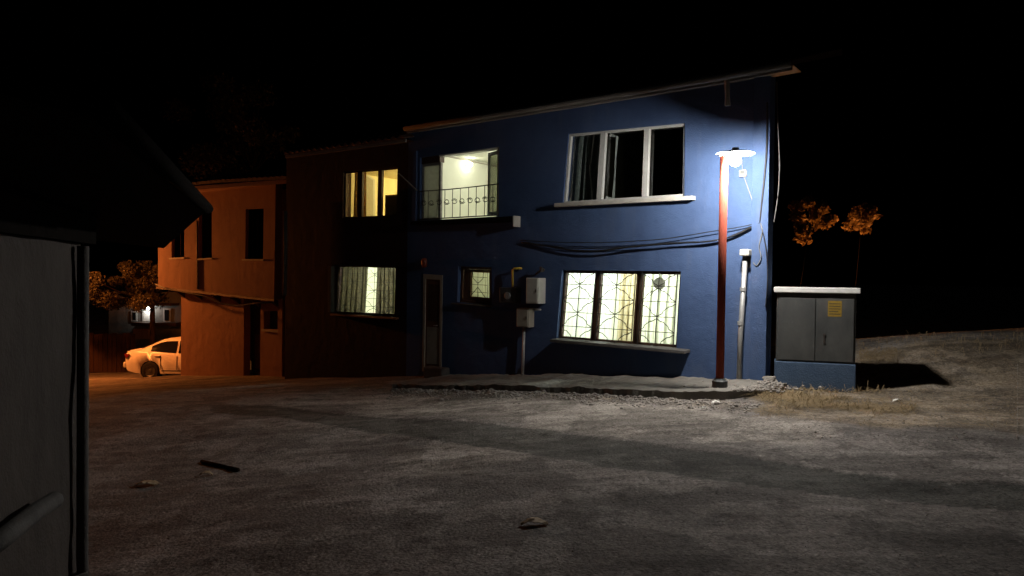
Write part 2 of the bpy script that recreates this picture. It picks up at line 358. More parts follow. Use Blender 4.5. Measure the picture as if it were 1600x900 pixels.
jx = X + (fbm(X, Y, 2.2, 31) - .5) * .55; jy = Y + (fbm(X, Y, 2.2, 41) - .5) * .55
strip = gpoly([(330,632),(430,634),(540,645),(700,658),(850,670),(1000,690),(1060,703),(1200,720),(1330,740),(1450,752),(1600,760),(1760,768),(1760,815),(1600,797),(1350,777),(1200,762),(1100,750),(1000,735),(860,716),(790,700),(700,690),(540,668),(430,652),(330,646)])
mp_ = inpoly(jx * .14 + X * .86, jy * .14 + Y * .86, strip).astype(float)
conc1 = gpoly([(600,615),(820,622),(1000,632),(1200,652),(1330,668),(1280,700),(1060,690),(960,676),(840,664),(700,652),(560,640),(520,622)])
mc = inpoly(jx, jy, conc1) * .75
conc2 = gpoly([(850,630),(905,640),(870,680),(800,720),(700,745),(610,742),(600,700),(760,690),(830,660)])
mc = np.maximum(mc, inpoly(jx, jy, conc2) * .55)
soil1 = gpoly([(1185,640),(1195,606),(1215,596),(1340,560),(1420,540),(1500,530),(1700,530),(1700,690),(1500,672),(1400,668),(1260,660)])
so = inpoly(jx, jy, soil1).astype(float)
U_ = (X - F.o.x) * UU.x + (Y - F.o.y) * UU.y; D_ = (X - F.o.x) * NN.x + (Y - F.o.y) * NN.y
kerbrub = np.exp(-((D_ - 1.95) / .32) ** 2) * ((U_ > -8) & (U_ < 1.2)) * (fbm(X, Y, 5, 51) > .42)
so = np.maximum(so * (.45 + .55 * fbm(X, Y, 3, 61)), kerbrub * .7)
Z += hf * (kerbrub * (vnoise(X, Y, 14, 77) ** 2) * .05 + so * (vnoise(X, Y, 7, 78) - .4) * .03)
Z -= mp_ * .008
def soften(a):
    for _ in range(2): a = (a + np.roll(a, 1, 0) + np.roll(a, -1, 0) + np.roll(a, 1, 1) + np.roll(a, -1, 1)) / 5
    return a
zones = np.stack([mp_ * (.75 + .25*fbm(X, Y, 4, 71)), soften(so), soften(mc), np.ones_like(mp_)], -1)
ny, nx = X.shape
gm = bpy.data.meshes.new('ground')
GRID[:] = [gx, gy, Z]
idx = np.arange(nx * ny).reshape(ny, nx)
quads = np.stack([idx[:-1,:-1], idx[:-1,1:], idx[1:,1:], idx[1:,:-1]], -1).reshape(-1, 4)
gm.vertices.add(nx * ny); gm.vertices.foreach_set('co', np.stack([X, Y, Z], -1).ravel())
gm.loops.add(quads.size); gm.loops.foreach_set('vertex_index', quads.ravel())
gm.polygons.add(len(quads)); gm.polygons.foreach_set('loop_start', np.arange(0, quads.size, 4)); gm.polygons.foreach_set('loop_total', np.full(len(quads), 4))
gm.update(); gm.polygons.foreach_set('use_smooth', np.ones(len(quads), bool))
ca = gm.color_attributes.new('zones', 'FLOAT_COLOR', 'POINT'); ca.data.foreach_set('color', zones.ravel())
gm.materials.append(M['ground']); go = bpy.data.objects.new('ground', gm); C.objects.link(go); struct(go)

# ------------------------------------------------------------------ pavement in front of the blue house
def pavement():
    u0, u1 = FU(636, 600, 1.3), FU(1204, 610, .8); n = 190; k = 26; mb = MB(); vs = []; fs = []
    us = np.linspace(u0, u1, n)
    for i, u in enumerate(us):
        pe = F(u, 0, 1.7); g = gz(pe.x, pe.y)
        edge = 1.7 + (fbm(np.array([u]), np.array([0.]), 1.3, 91)[0] - .5) * .16 + (fbm(np.array([u]), np.array([0.]), 9, 92)[0] - .5) * .07
        edge = min(edge, max(.25, 1.7 * math.sqrt(max(0, 1 - max(0, (u - (u1 - .75)) / .78) ** 2)) + (edge - 1.7) * 1.5))
        top = g + .10 + .03 * (u - u0) / (u1 - u0); top = max(top, g + .09)
        for j in range(k):
            d = -.05 + (edge + .05) * j / (k - 1)
            h = top + (fbm(np.array([u]), np.array([d]), 2.5, 95)[0] - .5) * .06 + (vnoise(np.array([u]), np.array([d]), 12, 96)[0] - .5) * .012
            if j == k - 1: h -= .015
            vs.append(F(u, h - .085 * max(0, (u - (u1 - .55)) / .55) ** 2, d))
        vs.append(F(u, g - .2, edge + .015))
    w = k + 1
    for i in range(n - 1):
        for j in range(k): fs.append((i*w+j, (i+1)*w+j, (i+1)*w+j+1, i*w+j+1))
    fs.append(tuple(range(w))); fs.append(tuple((n-1)*w + j for j in range(w)))
    mb.add(vs, fs); struct(mb.build('pavement', 'pavement', recalc=False))
pavement()

# ------------------------------------------------------------------ window tools
class Quad:
    """an opening given by its corners (pixels TL TR BR BL) in the wall plane; (s,t) run 0..1 across and down"""
    def __init__(s, fr, px): s.fr = fr; s.c = [fr.uz(*p) for p in px]
    def uz(s, a, b):
        (x0,y0),(x1,y1),(x2,y2),(x3,y3) = s.c
        return ((x0*(1-a)+x1*a)*(1-b)+(x3*(1-a)+x2*a)*b, (y0*(1-a)+y1*a)*(1-b)+(y3*(1-a)+y2*a)*b)
    def p(s, a, b, d=0): u, z = s.uz(a, b); return s.fr(u, z, d)
    def hole(s): return [s.c[0], s.c[3], s.c[2], s.c[1]]
    def bar(s, mb, a0, b0, a1, b1, d0, d1):      # box over a (s,t) rectangle
        q = lambda d: [s.p(a0,b0,d), s.p(a1,b0,d), s.p(a1,b1,d), s.p(a0,b1,d)]
        return mb.hexa(q(d0), q(d1))
    def w(s): return abs(s.c[1][0] - s.c[0][0])
    def h(s): return abs(s.c[3][1] - s.c[0][1])
def frame_window(q, parent, fm, gm_, mull, fw=.05, d0=-.16, d1=-.10, glassmats=None, name='window'):
    """outer frame plus mullions (list of s positions, s half-widths) and one pane per light"""
    mb = MB(); a = fw / q.w(); b = fw / q.h()
    q.bar(mb, 0, 0, 1, b, d0, d1); q.bar(mb, 0, 1 - b, 1, 1, d0, d1); q.bar(mb, 0, b, a, 1 - b, d0, d1); q.bar(mb, 1 - a, b, 1, 1 - b, d0, d1)
    for s_, hw in mull: q.bar(mb, s_ - hw, b, s_ + hw, 1 - b, d0 + .003, d1 + .012)
    wo = mb.build(name, fm, parent, bevel=.004)
    edges = [a] + [e for s_, hw in mull for e in (s_ - hw, s_ + hw)] + [1 - a]
    for i in range(0, len(edges), 2):
        g = MB(); q.bar(g, edges[i], b, edges[i+1], 1 - b, -.14, -.134); g.build('pane', (glassmats or [gm_] * 9)[i // 2], wo)
    return wo
def curtain(q, a0, a1, b0, b1, d, waves, amp, m, label, group=None, seed=1, name='curtain', skew=0, fold=.16):
    r = random.Random(seed); n = max(24, int(waves * 10)); k = 8; vs = []; fs = []; ph = [r.uniform(0, 6.28) for _ in range(3)]
    for j in range(k + 1):
        t = j / k
        for i in range(n + 1):
            s_ = i / n; a = a0 + (a1 - a0) * (s_ + .010 * math.sin(5 * t + ph[0]) + fold / waves * math.sin(s_ * waves * 12.566 + ph[1])) + skew * t
            dd = d + amp * (math.sin(s_ * waves * 6.283 + ph[1] + .4 * t) + .4 * math.sin(s_ * waves * 2.3 * 6.283 + ph[2])) * (.6 + .5 * t)
            vs.append(q.p(a, b0 + (b1 - b0) * t, dd))
    for j in range(k):
        for i in range(n): fs.append((j*(n+1)+i, j*(n+1)+i+1, (j+1)*(n+1)+i+1, (j+1)*(n+1)+i))
    o = MB().add(vs, fs).build(name, m, smooth=True, recalc=False); return tag(o, label, 'curtain', group)
def room(q, parent, m, left=.3, right=.8, deep=3.2, up=.35, down=.9, d0=-.27, ceil=None):
    us = [c[0] for c in q.c]; zs = [c[1] for c in q.c]; u0, u1 = min(us) - left, max(us) + right
    z0, z1 = min(zs) - down, (max(zs) + up if ceil is None else ceil); mb = MB()
    f = q.fr; P = lambda u, z, d: f(u, z, d)
    # five sides and the front around the opening (the wall itself closes the rest)
    mb.add([P(u0,z0,d0),P(u1,z0,d0),P(u1,z1,d0),P(u0,z1,d0),P(u0,z0,-deep),P(u1,z0,-deep),P(u1,z1,-deep),P(u0,z1,-deep)],
           [(4,5,6,7),(0,4,7,3),(1,2,6,5),(3,7,6,2),(0,1,5,4)])
    o = mb.build('room_interior', m, parent, recalc=False); return o, (u0, u1, z0, z1)
def point(name, loc, power, col, r=.12):
    l = bpy.data.lights.new(name, 'POINT'); l.energy = power; l.color = col; l.shadow_soft_size = r
    o = bpy.data.objects.new(name, l); C.objects.link(o); o.location = loc; return o

# ------------------------------------------------------------------ the blue house
uL, uR = FU(636), FU(1200, 350)
hb = F(uR, 0, 0); blue = thing('blue_house', 'two storey blue plastered house with lit barred windows behind the street lamp', 'house', (F(0,0,0).x, F(0,0,0).y, 0))
QLR = Quad(F, [(878,422),(1064,424),(1057,545),(869,530)])
QUR = Quad(F, [(888,209),(1070,192),(1069,306),(879,318)])
QSM = Quad(F, [(716,416),(768,418),(768,477),(714,472)])
QDR = Quad(F, [(662,428),(692,430),(690,582),(660,580)])
QBA = Quad(F, [(656,246),(780,229),(778,338),(655,345)])
# eave outline in pixels, taken on a plane 0.35 m out of the wall
EV = 0.38
eave_lo = [F.uz(px, py, EV) for px, py in ((636,208),(760,189),(900,167),(1020,148),(1130,130),(1238,110))]
zt = lambda u: np.interp(u, [e[0] for e in eave_lo], [e[1] for e in eave_lo])
outer = [(uL, -2.2), (uR, -1.2), (uR, zt(uR) + .12)] + [(u, zt(u) + .12) for u in np.linspace(uR, uL, 7)[1:]]
w = MB().plate(outer, [q.hole() for q in (QLR, QUR, QSM, QDR, QBA)], F, 0, -.26).build('wall', 'blue_plaster', blue)
# side and rear walls (the house is not square: the side runs straight away from the street)
def house_shell(fr, u0, u1, zb, ztop, away, parent, m):
    mb = MB(); a = fr(u0, 0, -.26); b = fr(u1, 0, 0)
    L = 6.5; ra = Vector((a.x, a.y, 0)).normalized(); rb = Vector((b.x, b.y, 0)).normalized() * 1.0
    rb = (rb + Vector((-.03, 0, 0))).normalized() if away else rb
    b2 = b + rb * L; a2 = a + NN * -4.8
    for p, q in ((b, b2), (b2, a2)):
        t = (q - p).normalized(); nrm = Vector((-t.y, t.x, 0)) * .24
        mb.hexa([p + ZZ*zb, q + ZZ*zb, q + nrm + ZZ*zb, p + nrm + ZZ*zb], [p + ZZ*ztop, q + ZZ*ztop, q + nrm + ZZ*ztop, p + nrm + ZZ*ztop])
    return mb.build('side_wall', m, parent), b2, a2
sw, b2, a2 = house_shell(F, uL, uR - .004, -1.5, zt(uR) + .1, True, blue, 'blue_plaster')
# roof: corrugated sheet rising from the eave, gutter board along its edge
def roof(evl, dep, rise, parent, m, base_d, name='roof'):
    us = np.linspace(evl[0][0], evl[-1][0], 150); e = [np.interp(u, [q[0] for q in evl], [q[1] for q in evl]) for u in us]
    vs = []; fs = []
    for u, z in zip(us, e):
        k = .03 * math.sin(u * 2 * math.pi / .22)
        for j, (dd, zz) in enumerate(((base_d + .06, .12), (base_d - dep, .12 + rise), (base_d - dep, .02 + rise), (base_d + .04, .07))):
            vs.append(F(u, z + zz + (k if j < 2 else 0), dd))
    n = len(us)
    for i in range(n - 1):
        for j in range(4): fs.append((i*4+j, i*4+(j+1)%4, (i+1)*4+(j+1)%4, (i+1)*4+j))
    fs += [(0,1,2,3), tuple((n-1)*4+j for j in range(4))]
    return MB().add(vs, fs).build(name, m, parent)
rf = roof(eave_lo, 3.2, 1.0, blue, 'roof_tile', EV)
def board(evl, d0, d1, z0, z1, name, m, parent):
    vs = []; fs = []
    for u, z in evl: vs += [F(u, z+z0, d0), F(u, z+z0, d1), F(u, z+z1, d1), F(u, z+z1, d0)]
    n = len(evl)
    for i in range(n - 1):
        for j in range(4): fs.append((i*4+j, i*4+(j+1)%4, (i+1)*4+(j+1)%4, (i+1)*4+j))
    fs += [(0,1,2,3), tuple((n-1)*4+j for j in range(4))]
    return MB().add(vs, fs).build(name, m, parent)
board(eave_lo, EV - .02, EV + .02, 0, .105, 'fascia_board', 'fascia', rf)
board(eave_lo, -.1, EV - .025, .085, .10, 'soffit', 'fascia', rf)
gt = MB(); gt.tube([F(u, z + .075, EV + .075) for u, z in eave_lo], .05, 10); gt.build('gutter', 'fascia', rf, smooth=True)
dp = MB(); dp.tube([F.at(1136,118,EV+.05), F.at(1136,128,EV), F.at(1137,165,EV-.02)], .045, 10); dp.build('downpipe', 'fascia', rf, smooth=True)

# lower right window: dark wooden frame, iron grille, stone sill
wlr = frame_window(QLR, blue, 'dark_wood', 'glass', [(.315,.024),(.665,.026)], fw=.055, d0=-.17, d1=-.09)
sl = MB(); a = F.uz(857,530,.2); b = F.uz(1071,549,.2)
def sill(p0, p1, out, th, m, parent, drop=0):
    (u0,z0),(u1,z1) = p0, p1; mb = MB()
    mb.hexa([F(u0,z0-th,-.10),F(u1,z1-th,-.10),F(u1,z1-th-drop,out),F(u0,z0-th-drop,out)], [F(u0,z0,-.10),F(u1,z1,-.10),F(u1,z1-drop,out),F(u0,z0-drop,out)])
    return mb.build('sill', m, parent, bevel=.008)
sill(F.uz(861,529,.2), F.uz(1071,547,.2), .24, .055, 'dark_sill', wlr, .01)
def grille(q, ps, cells, parent, d=-.03, r=.006):
    """flat iron: grid bars plus cranked diagonals meeting in stars"""
    for (a0, a1, nx_, nz_) in cells:
        mb = MB(); hx = (a1 - a0) / nx_; hy = 1 / nz_
        for i in range(nx_ + 1): mb.tube([q.p(a0 + hx*i, 0, d), q.p(a0 + hx*i, 1, d)], r, 4)
        for j in range(nz_ + 1): mb.tube([q.p(a0, hy*j, d + .012), q.p(a1, hy*j, d + .012)], r * .8, 4)
        for i in range(nx_):
            for j in range(nz_):
                x0, y0 = a0 + hx*i, hy*j
                flip = (i + j) % 2
                P = lambda a, b: q.p(x0 + hx * (1 - a if flip else a), y0 + hy * b, d + .006)
                mb.tube([P(0,.12), P(.22,.30), P(.38,.34), P(.66,.62), P(.70,.78), P(1,.98)], r, 4)
        mb.build('grille', 'iron', parent)
grille(QLR, F, [(.03,.30,2,5),(.34,.64,2,5),(.69,.97,2,5)], wlr, r=.008)
# round exhaust fan set in the right hand pane
fc = F.uz(1029,443,-.10); fan = MB(); c_ = F(fc[0], fc[1], -.125); fan.lathe(c_, [(.001,.0),(.055,.0),(.055,.015),(.06,.015),(.085,.02),(.105,.015),(.105,-.03),(.001,-.03)], 24, NN)
fo = fan.build('exhaust_fan', 'fan_plastic', wlr, smooth=False)
fs_ = MB()
for k in range(-3, 4):
    h = math.sqrt(max(0, .08 ** 2 - (k * .022) ** 2)); fs_.fbox(F, fc[0]-h, fc[0]+h, fc[1]+k*.022-.004, fc[1]+k*.022+.004, -.10, -.088)
fs_.build('louvre', 'galv', fo)
ch = MB(); ch.tube([F.at(1024,452,-.10), F.at(1016,462,-.10)], .008, 5); ch.build('pull_cord', 'fan_grey', fo)
room(QLR, blue, 'room_white', .35, .45, 2.5, .45, .5)
u_, z_ = QLR.uz(.55, .0)
point('ceiling_light', F(u_ - .1, z_ + .2, -1.35), 340, (1, 1, .94), .2)
curtain(QLR, .64, 1.02, -.02, 1.03, -.26, 6, .05, 'sheer', 'cream sheer curtain behind the round fan in the large ground floor window', seed=3)
curtain(QLR, .47, .655, -.02, 1.03, -.23, 4.5, .045, 'sheer2', 'beige patterned curtain gathered beside the middle light of the large ground floor window', seed=5)
curtain(QLR, -.01, .40, -.02, 1.03, -.36, 5, .012, 'net', 'white net curtain across the left light of the large ground floor window', seed=8, name='net_curtain')

# upper right window: white plastic frame, one sash ajar, pale sill
wur = frame_window(QUR, blue, 'pvc', 'glass_up', [(.315,.023),(.69,.021)], fw=.04, d0=-.11, d1=-.035, glassmats=['glass_up','glass_up','glass_dim'])
sill(F.uz(868,317,.1), F.uz(1083,305,.1), .15, .07, 'sill_stone', wur, .01)
sash = MB(); ps = [(.345,.04),(.345,.96)]
sash.tube([QUR.p(.355,.05,-.13), QUR.p(.375,.06,-.30), QUR.p(.375,.94,-.30), QUR.p(.355,.95,-.13)], .03, 4); sash.build('open_sash', 'pvc', wur)
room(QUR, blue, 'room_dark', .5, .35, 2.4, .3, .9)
curtain(QUR, .02, .30, -.02, 1.02, -.20, 3.5, .03, 'curtain_grey', 'grey curtain behind the left light of the white framed upper window', seed=12)
wc = MB(); wc.tube([QUR.p(.205,.03,-.15), QUR.p(.20,.16,-.15), QUR.p(.19,.42,-.15), QUR.p(.185,.46,-.15), QUR.p(.19,.56,-.15), QUR.p(.215,.80,-.15), QUR.p(.228,.96,-.15)], .014, 6)  # crooked white tube set just behind the left pane
tag(wc.build('crooked_line', 'litter_white', smooth=True), 'crooked white line hanging before the grey curtain upstairs', 'rope')
# a chest standing inside the dark room
u_, z_ = QUR.uz(.46, .9); ck = thing('chest_of_drawers', 'low pale chest just visible inside the dark upper window', 'chest', F(u_, z_ - .6, -1.5))
MB().fbox(F, u_-.35, u_+.25, z_-.9, z_+.02, -1.9, -1.45).build('carcass', 'brown_wood', ck); MB().fbox(F, u_-.38, u_+.28, z_+.022, z_+.05, -1.92, -1.42).build('top', 'box_pale', ck)

# small window by the door
wsm = frame_window(QSM, blue, 'brown_wood', 'glass', [], fw=.05, d0=-.18, d1=-.10)
ins = MB()
for a0, b0, a1, b1 in ((.08,.07,.28,.93),(.84,.07,.92,.93),(.28,.07,.84,.15),(.28,.82,.84,.93)): QSM.bar(ins, a0, b0, a1, b1, -.175, -.115)
ins.build('casement', 'brown_wood', wsm)
g = MB()
gq = lambda a, b: QSM.p(.28 + .56*a, .14 + .68*b, -.05)
for a in (0, .5, 1): g.tube([gq(a,0), gq(a,1)], .005, 4)
for b in (.2, .5, .8): g.tube([gq(0,b), gq(1,b)], .005, 4)
g.tube([gq(.2,-.1), gq(.24,.25), gq(.5,.45), gq(.5,.6), gq(.25,.85), gq(.1,1)], .008, 4); g.tube([gq(.8,-.1), gq(.76,.25), gq(.5,.45), gq(.5,.6), gq(.75,.85), gq(.9,1)], .008, 4)
g.build('grille', 'iron', wsm)
sill(F.uz(706,473,.05), F.uz(768,478,.05), .08, .03, 'dark_sill', wsm)
room(QSM, blue, 'room_white', .25, .4, 1.8, .3, .6)
u_, z_ = QSM.uz(.5, 0); point('lobby_light', F(u_ + .1, z_ + .1, -1.0), 20, (1, .98, .78), .1)
curtain(QSM, .2, .95, .0, 1.0, -.24, 4, .015, 'curtain_pale', 'pale yellow curtain filling the small barred window beside the door', seed=15)

# front door, set back in the wall
dr = MB(); QDR.bar(dr, .0, 0, .12, 1, -.12, .012); QDR.bar(dr, .88, 0, 1, 1, -.12, .012); QDR.bar(dr, .12, 0, .88, .05, -.12, .012)
dro = dr.build('door_frame', 'box_pale', blue)
dl = MB(); QDR.bar(dl, .12, .05, .88, 1, -.06, -.012); dlo = dl.build('door', 'brown_wood', blue)
pn = MB(); QDR.bar(pn, .24, .10, .78, .48, -.011, -.004); pn.build('door_panel', 'dark_wood', dlo)
pn = MB(); QDR.bar(pn, .20, .54, .82, .92, -.011, -.004); pn.build('door_panel', 'box_pale', dlo)
hd = MB(); hd.tube([QDR.p(.74,.52,-.01), QDR.p(.74,.52,.04), QDR.p(.62,.52,.04)], .012, 6); hd.build('door_handle', 'galv', dlo)
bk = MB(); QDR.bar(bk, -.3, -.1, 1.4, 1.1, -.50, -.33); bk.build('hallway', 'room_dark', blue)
s0 = F.uz(652,580,.35)[0]; s1 = F.uz(688,584,.35)[0]; zs = F.uz(672,573,.2)[1]
st = MB().fbox(F, s0 + .1, s1 - .02, zs - .6, zs, .014, .28); tag(st.build('door_step', 'dark_sill', bevel=.03), 'worn stone step below the front door of the blue house', 'step')
lb = thing('wall_lantern', 'small dull orange box high on the wall above the front door', 'lantern', F.at(664,411,.05))
c0 = F.uz(664,411,.05); MB().lathe(F(c0[0], c0[1]-.10, .07), [(.001,0),(.045,.01),(.06,.06),(.06,.16),(.045,.2),(.001,.21)], 12).build('shade', 'orange_plastic', lb, smooth=True)
MB().fbox(F, c0[0]-.02, c0[0]+.02, c0[1]-.02, c0[1]+.03, .002, .03).build('bracket', 'box_dark', lb)

def on_part(px, py, u):       # pixel on the partition wall plane
    r = ray(px, py); t = ((F.o + UU * u - EYE).dot(UU)) / r.dot(UU); return EYE + r * t
_ub = min(c[0] for c in QBA.c) - .02; CEIL = (on_part(757, 257, _ub).z + on_part(715, 241, _ub).z) / 2
# recessed balcony room upstairs, its lamp on
rm, (u0b, u1b, z0b, z1b) = room(QBA, blue, 'room_white', .02, .45, 3.4, .12, .35, ceil=CEIL)
MB().fbox(F, u0b + .002, u0b + .03, CEIL - .06, CEIL - .03, -3.38, -.28).build('joint_line', 'box_pale', rm)  # added strip; its darker colour draws the shade line between wall and ceiling
BP = thing('wall_lamp', 'glowing bare bulb on the partition wall of the upstairs balcony room', 'lamp', F(u0b + .01, 0, -1))
def on_part(px, py, u):       # pixel on the partition wall plane
    r = ray(px, py); t = ((F.o + UU * u - EYE).dot(UU)) / r.dot(UU); return EYE + r * t
bp_ = on_part(728, 258, u0b); 
MB().lathe(bp_ + UU * .002, [(.05,0),(.05,.02),(.022,.03),(.022,.06)], 14, UU).build('bulb_holder', 'enamel', BP, smooth=True)
MB().lathe(bp_ + UU * .06, [(.02,0),(.045,.03),(.055,.07),(.042,.105),(.001,.12)], 14, UU).build('bulb', 'room_bulb', BP, smooth=True)
u_, z_ = QBA.uz(.7, 0); point('balcony_room_light', F(u_ + .1, CEIL - .14, -1.3), 66, (1, 1, .86), .15)
pnl = MB(); QBA.bar(pnl, .0, .14, .235, .98, -.12, -.10); po = pnl.build('balcony_door', 'frosted', blue)
pf = MB()
for a0, b0, a1, b1 in ((-.001,.10,.02,1),(.225,.10,.25,1),(.02,.10,.225,.14),(.02,.955,.225,1)): QBA.bar(pf, a0, b0, a1, b1, -.14, -.08)
pf.build('leaf_frame', 'fascia', po)
lt = MB(); QBA.bar(lt, .0, .0, .245, .10, -.2, -.06); lt.build('lintel_box', 'dark_wood', blue)
# the other leaf stands open, folded back into the room
op = MB(); A_ = QBA.uz(.985, .03); B_ = QBA.uz(.985, .97)
def leafbox(mb, t0, t1, f0, f1, th=.03):      # t along the leaf (0 hinge..1), f down
    e = Vector(UU * -.46 + NN * -.17)
    P = lambda t, f, k: F(A_[0], A_[1] + (B_[1] - A_[1]) * f, -.10) + e * t + NN.cross(ZZ) * 0 + Vector((e.y, -e.x, 0)).normalized() * k
    mb.hexa([P(t0,f0,0),P(t1,f0,0),P(t1,f1,0),P(t0,f1,0)], [P(t0,f0,th),P(t1,f0,th),P(t1,f1,th),P(t0,f1,th)])
for t0, t1, f0, f1 in ((0,.12,0,1),(.88,1,0,1),(.12,.88,0,.06),(.12,.88,.94,1)): leafbox(op, t0, t1, f0, f1, .04)
ol = op.build('open_balcony_door', 'pvc', blue)
gl = MB(); leafbox(gl, .12, .88, .06, .94, .008); gl.build('pane', 'glass_frost', ol)
jb = MB(); QBA.bar(jb, .975, 0, 1, 1, -.2, -.02); QBA.bar(jb, .25, -.001, .975, .02, -.2, -.02); jb.build('door_frame', 'pvc', blue)
# railing
rl = MB(); rt = [F.uz(px, py, .03) for px, py in ((655,299),(700,296),(740,292),(780,287))]
rl.tube([F(u, z, .03) for u, z in rt], .012, 6); rb = [F.uz(px, py, .03) for px, py in ((655,343),(780,336))]
rl.tube([F(u, z, .03) for u, z in rb], .012, 6); rlo = rl.build('railing', 'iron', blue)
for px in (656,669,683,695,707,719,732,744,757,770,779):
    uu = F.uz(px, 320, .03)[0]; z1_ = np.interp(uu, [e[0] for e in rt], [e[1] for e in rt]); z0_ = np.interp(uu, [e[0] for e in rb], [e[1] for e in rb])
    MB().tube([F(uu, z0_, .03), F(uu, z1_, .03)], .008, 5).build('baluster', 'iron', rlo)
for k, px in enumerate(range(662, 776, 12)):
    uu, zz = F.uz(px, 318 - (px-655)*.06, .045); sc = MB()
    pts = [F(uu + (.035 + .05*t)*math.cos(9*t + k % 2 * 3.1), zz + (.03 + .03*t)*math.sin(9*t + k % 2 * 3.1), .045) for t in np.linspace(0, 1, 14)]
    sc.tube(pts, .008, 4); sc.build('scroll', 'iron', rlo)
# thin projecting slab under the balcony; near-black, with its lamp-lit end put in as a pale cap
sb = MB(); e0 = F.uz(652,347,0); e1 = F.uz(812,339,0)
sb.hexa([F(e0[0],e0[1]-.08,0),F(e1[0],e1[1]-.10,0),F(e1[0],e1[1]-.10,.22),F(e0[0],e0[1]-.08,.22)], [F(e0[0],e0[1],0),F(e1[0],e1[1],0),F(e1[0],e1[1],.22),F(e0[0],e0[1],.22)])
so_ = sb.build('balcony_slab', 'near_black_wood', blue, bevel=.01)
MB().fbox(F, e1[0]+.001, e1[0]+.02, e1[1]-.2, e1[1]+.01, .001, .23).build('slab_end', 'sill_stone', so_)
pil = MB(); e0 = F.uz(654,236,.0); e1 = F.uz(652,345,.0); pil.fbox(F, e1[0]-.11, e1[0]-.005, e1[1], e0[1], .002, .05); pil.build('pilaster', 'blue_plaster', blue)
rod = MB(); rod.tube([F.at(652,298,.05), F.at(623,271,.45)], .014, 6); tag(rod.build('clothes_pole', 'cable_white', smooth=True), 'short white pole sticking out from the wall beside the balcony', 'pole')

# ------------------------------------------------------------------ the dark red neighbour
uL2 = FU(446)
mar = thing('red_house', 'dark red house front adjoining the blue house, with a warm lit upper window', 'house', tuple(F(uL2, -.9, 0)))
QWA = Quad(F, [(536,268),(621,261),(619,338),(535,341)])
QLL = Quad(F, [(522,414),(618,416),(616,494),(518,489)])
ev2 = [F.uz(px, py, .25) for px, py in ((446,247),(510,239),(634,222))]
zt2 = lambda u: np.interp(u, [e[0] for e in ev2], [e[1] for e in ev2])
MB().plate([(uL2,-2.6),(uL-.004,-2.2),(uL-.004,zt2(uL)+.1),(uL2,zt2(uL2)+.1)], [QWA.hole(), QLL.hole()], F, -.004, -.26).build('wall', 'maroon_plaster', mar)
mb = MB(); a = F(uL2, 0, -.26); ra = Vector((a.x, a.y, 0)).normalized(); b = a - NN * 5
mb.hexa([a+ZZ*-2.6, b+ZZ*-2.6, b+UU*.2+ZZ*-2.6, a+UU*.2+ZZ*-2.6], [a+ZZ*4.2, b+ZZ*4.2, b+UU*.2+ZZ*4.2, a+UU*.2+ZZ*4.2]); mb.build('side_wall', 'maroon_plaster', mar)
r2 = roof(ev2, 3.0, .9, mar, 'roof_tile', .25); board(ev2, .22, .26, 0, .07, 'fascia_board', 'fascia', r2); board(ev2, -.1, .215, .05, .06, 'soffit', 'dark_wood', r2)
wwa = frame_window(QWA, mar, 'dark_wood', 'glass', [(.295,.045),(.665,.035)], fw=.035, d0=-.12, d1=-.06)
rm2, (u0w, u1w, z0w, z1w) = room(QWA, mar, 'room_warm', .05, .12, 3.6, .02, .9)
# ceiling light and the things on the partition wall
u_, z_ = QWA.uz(.9, 0); point('bedroom_light', F(u_ - .1, z_ - .15, -1.7), 105, (1, .76, .34), .12)
def pquad(mb, x0, x1, yt0, yt1, yb0, yb1, off0, off1, u=None):
    u = u0w if u is None else u
    f = lambda off: [on_part(x0, yt0, u) + UU*off, on_part(x1, yt1, u) + UU*off, on_part(x1, yb1, u) + UU*off, on_part(x0, yb0, u) + UU*off]
    return mb.hexa(f(off0), f(off1))
idr = thing('inner_door', 'pale inner door with a glazed panel seen through the warm lit window', 'door', tuple(on_part(575, 345, u0w)))
mb = MB(); pquad(mb, 566,584, 270,281, 352,348, .002, .05); idl = mb.build('door_leaf', 'pvc', idr)
mb = MB(); pquad(mb, 569.5,580.5, 275,282, 352,349, .052, .062); mb.build('glazed_panel', 'box_pale', idl)
cab = thing('wardrobe', 'dark brown cupboard inside the right light of the warm lit window', 'cupboard', tuple(on_part(612, 345, u0w)))
ca_, cb_ = F.uz(601, 305, -.345), F.uz(640, 350, -.345)
MB().fbox(F, ca_[0], cb_[0] - .02, cb_[1], ca_[1], -.75, -.36).build('carcass', 'brown_wood', cab)
MB().fbox(F, ca_[0] + .04, cb_[0], cb_[1], ca_[1] - .05, -.358, -.345).build('cupboard_door', 'dark_wood', cab)
curtain(QWA, .10, .30, .0, 1.02, -.2, 2.5, .03, 'curtain_brown', 'brown curtain drawn aside at the left of the warm lit window', seed=22)
wll = frame_window(QLL, mar, 'dark_wood', 'glass', [], fw=.04, d0=-.16, d1=-.10)
grille(QLL, F, [(.05,.48,3,6),(.52,.96,3,6)], wll, r=.006)
sill(F.uz(516,490,.1), F.uz(618,496,.1), .1, .05, 'brown_wood', wll)
room(QLL, mar, 'room_white', .3, .8, 3.0, .35, .6)
u_, z_ = QLL.uz(.5, .1); point('parlour_light', F(u_ + .3, z_ + .1, -1.5), 170, (1, 1, .88), .15)
curtain(QLL, .02, .45, -.02, 1.02, -.22, 5, .04, 'curtain_beige', 'beige curtain left of the bright gap in the barred window of the red house', seed=31)
curtain(QLL, .60, .93, -.02, 1.02, -.22, 5, .04, 'curtain_beige', 'beige curtain right of the bright gap in the barred window of the red house', seed=34)
sh = MB(); q0 = F.uz(521,416,.02); q1 = F.uz(527,488,.02); sh.fbox(F, q0[0]-.08, q0[0]+.02, q1[1], q0[1], .001, .12); sh.build('shutter', 'cab_grey', mar)
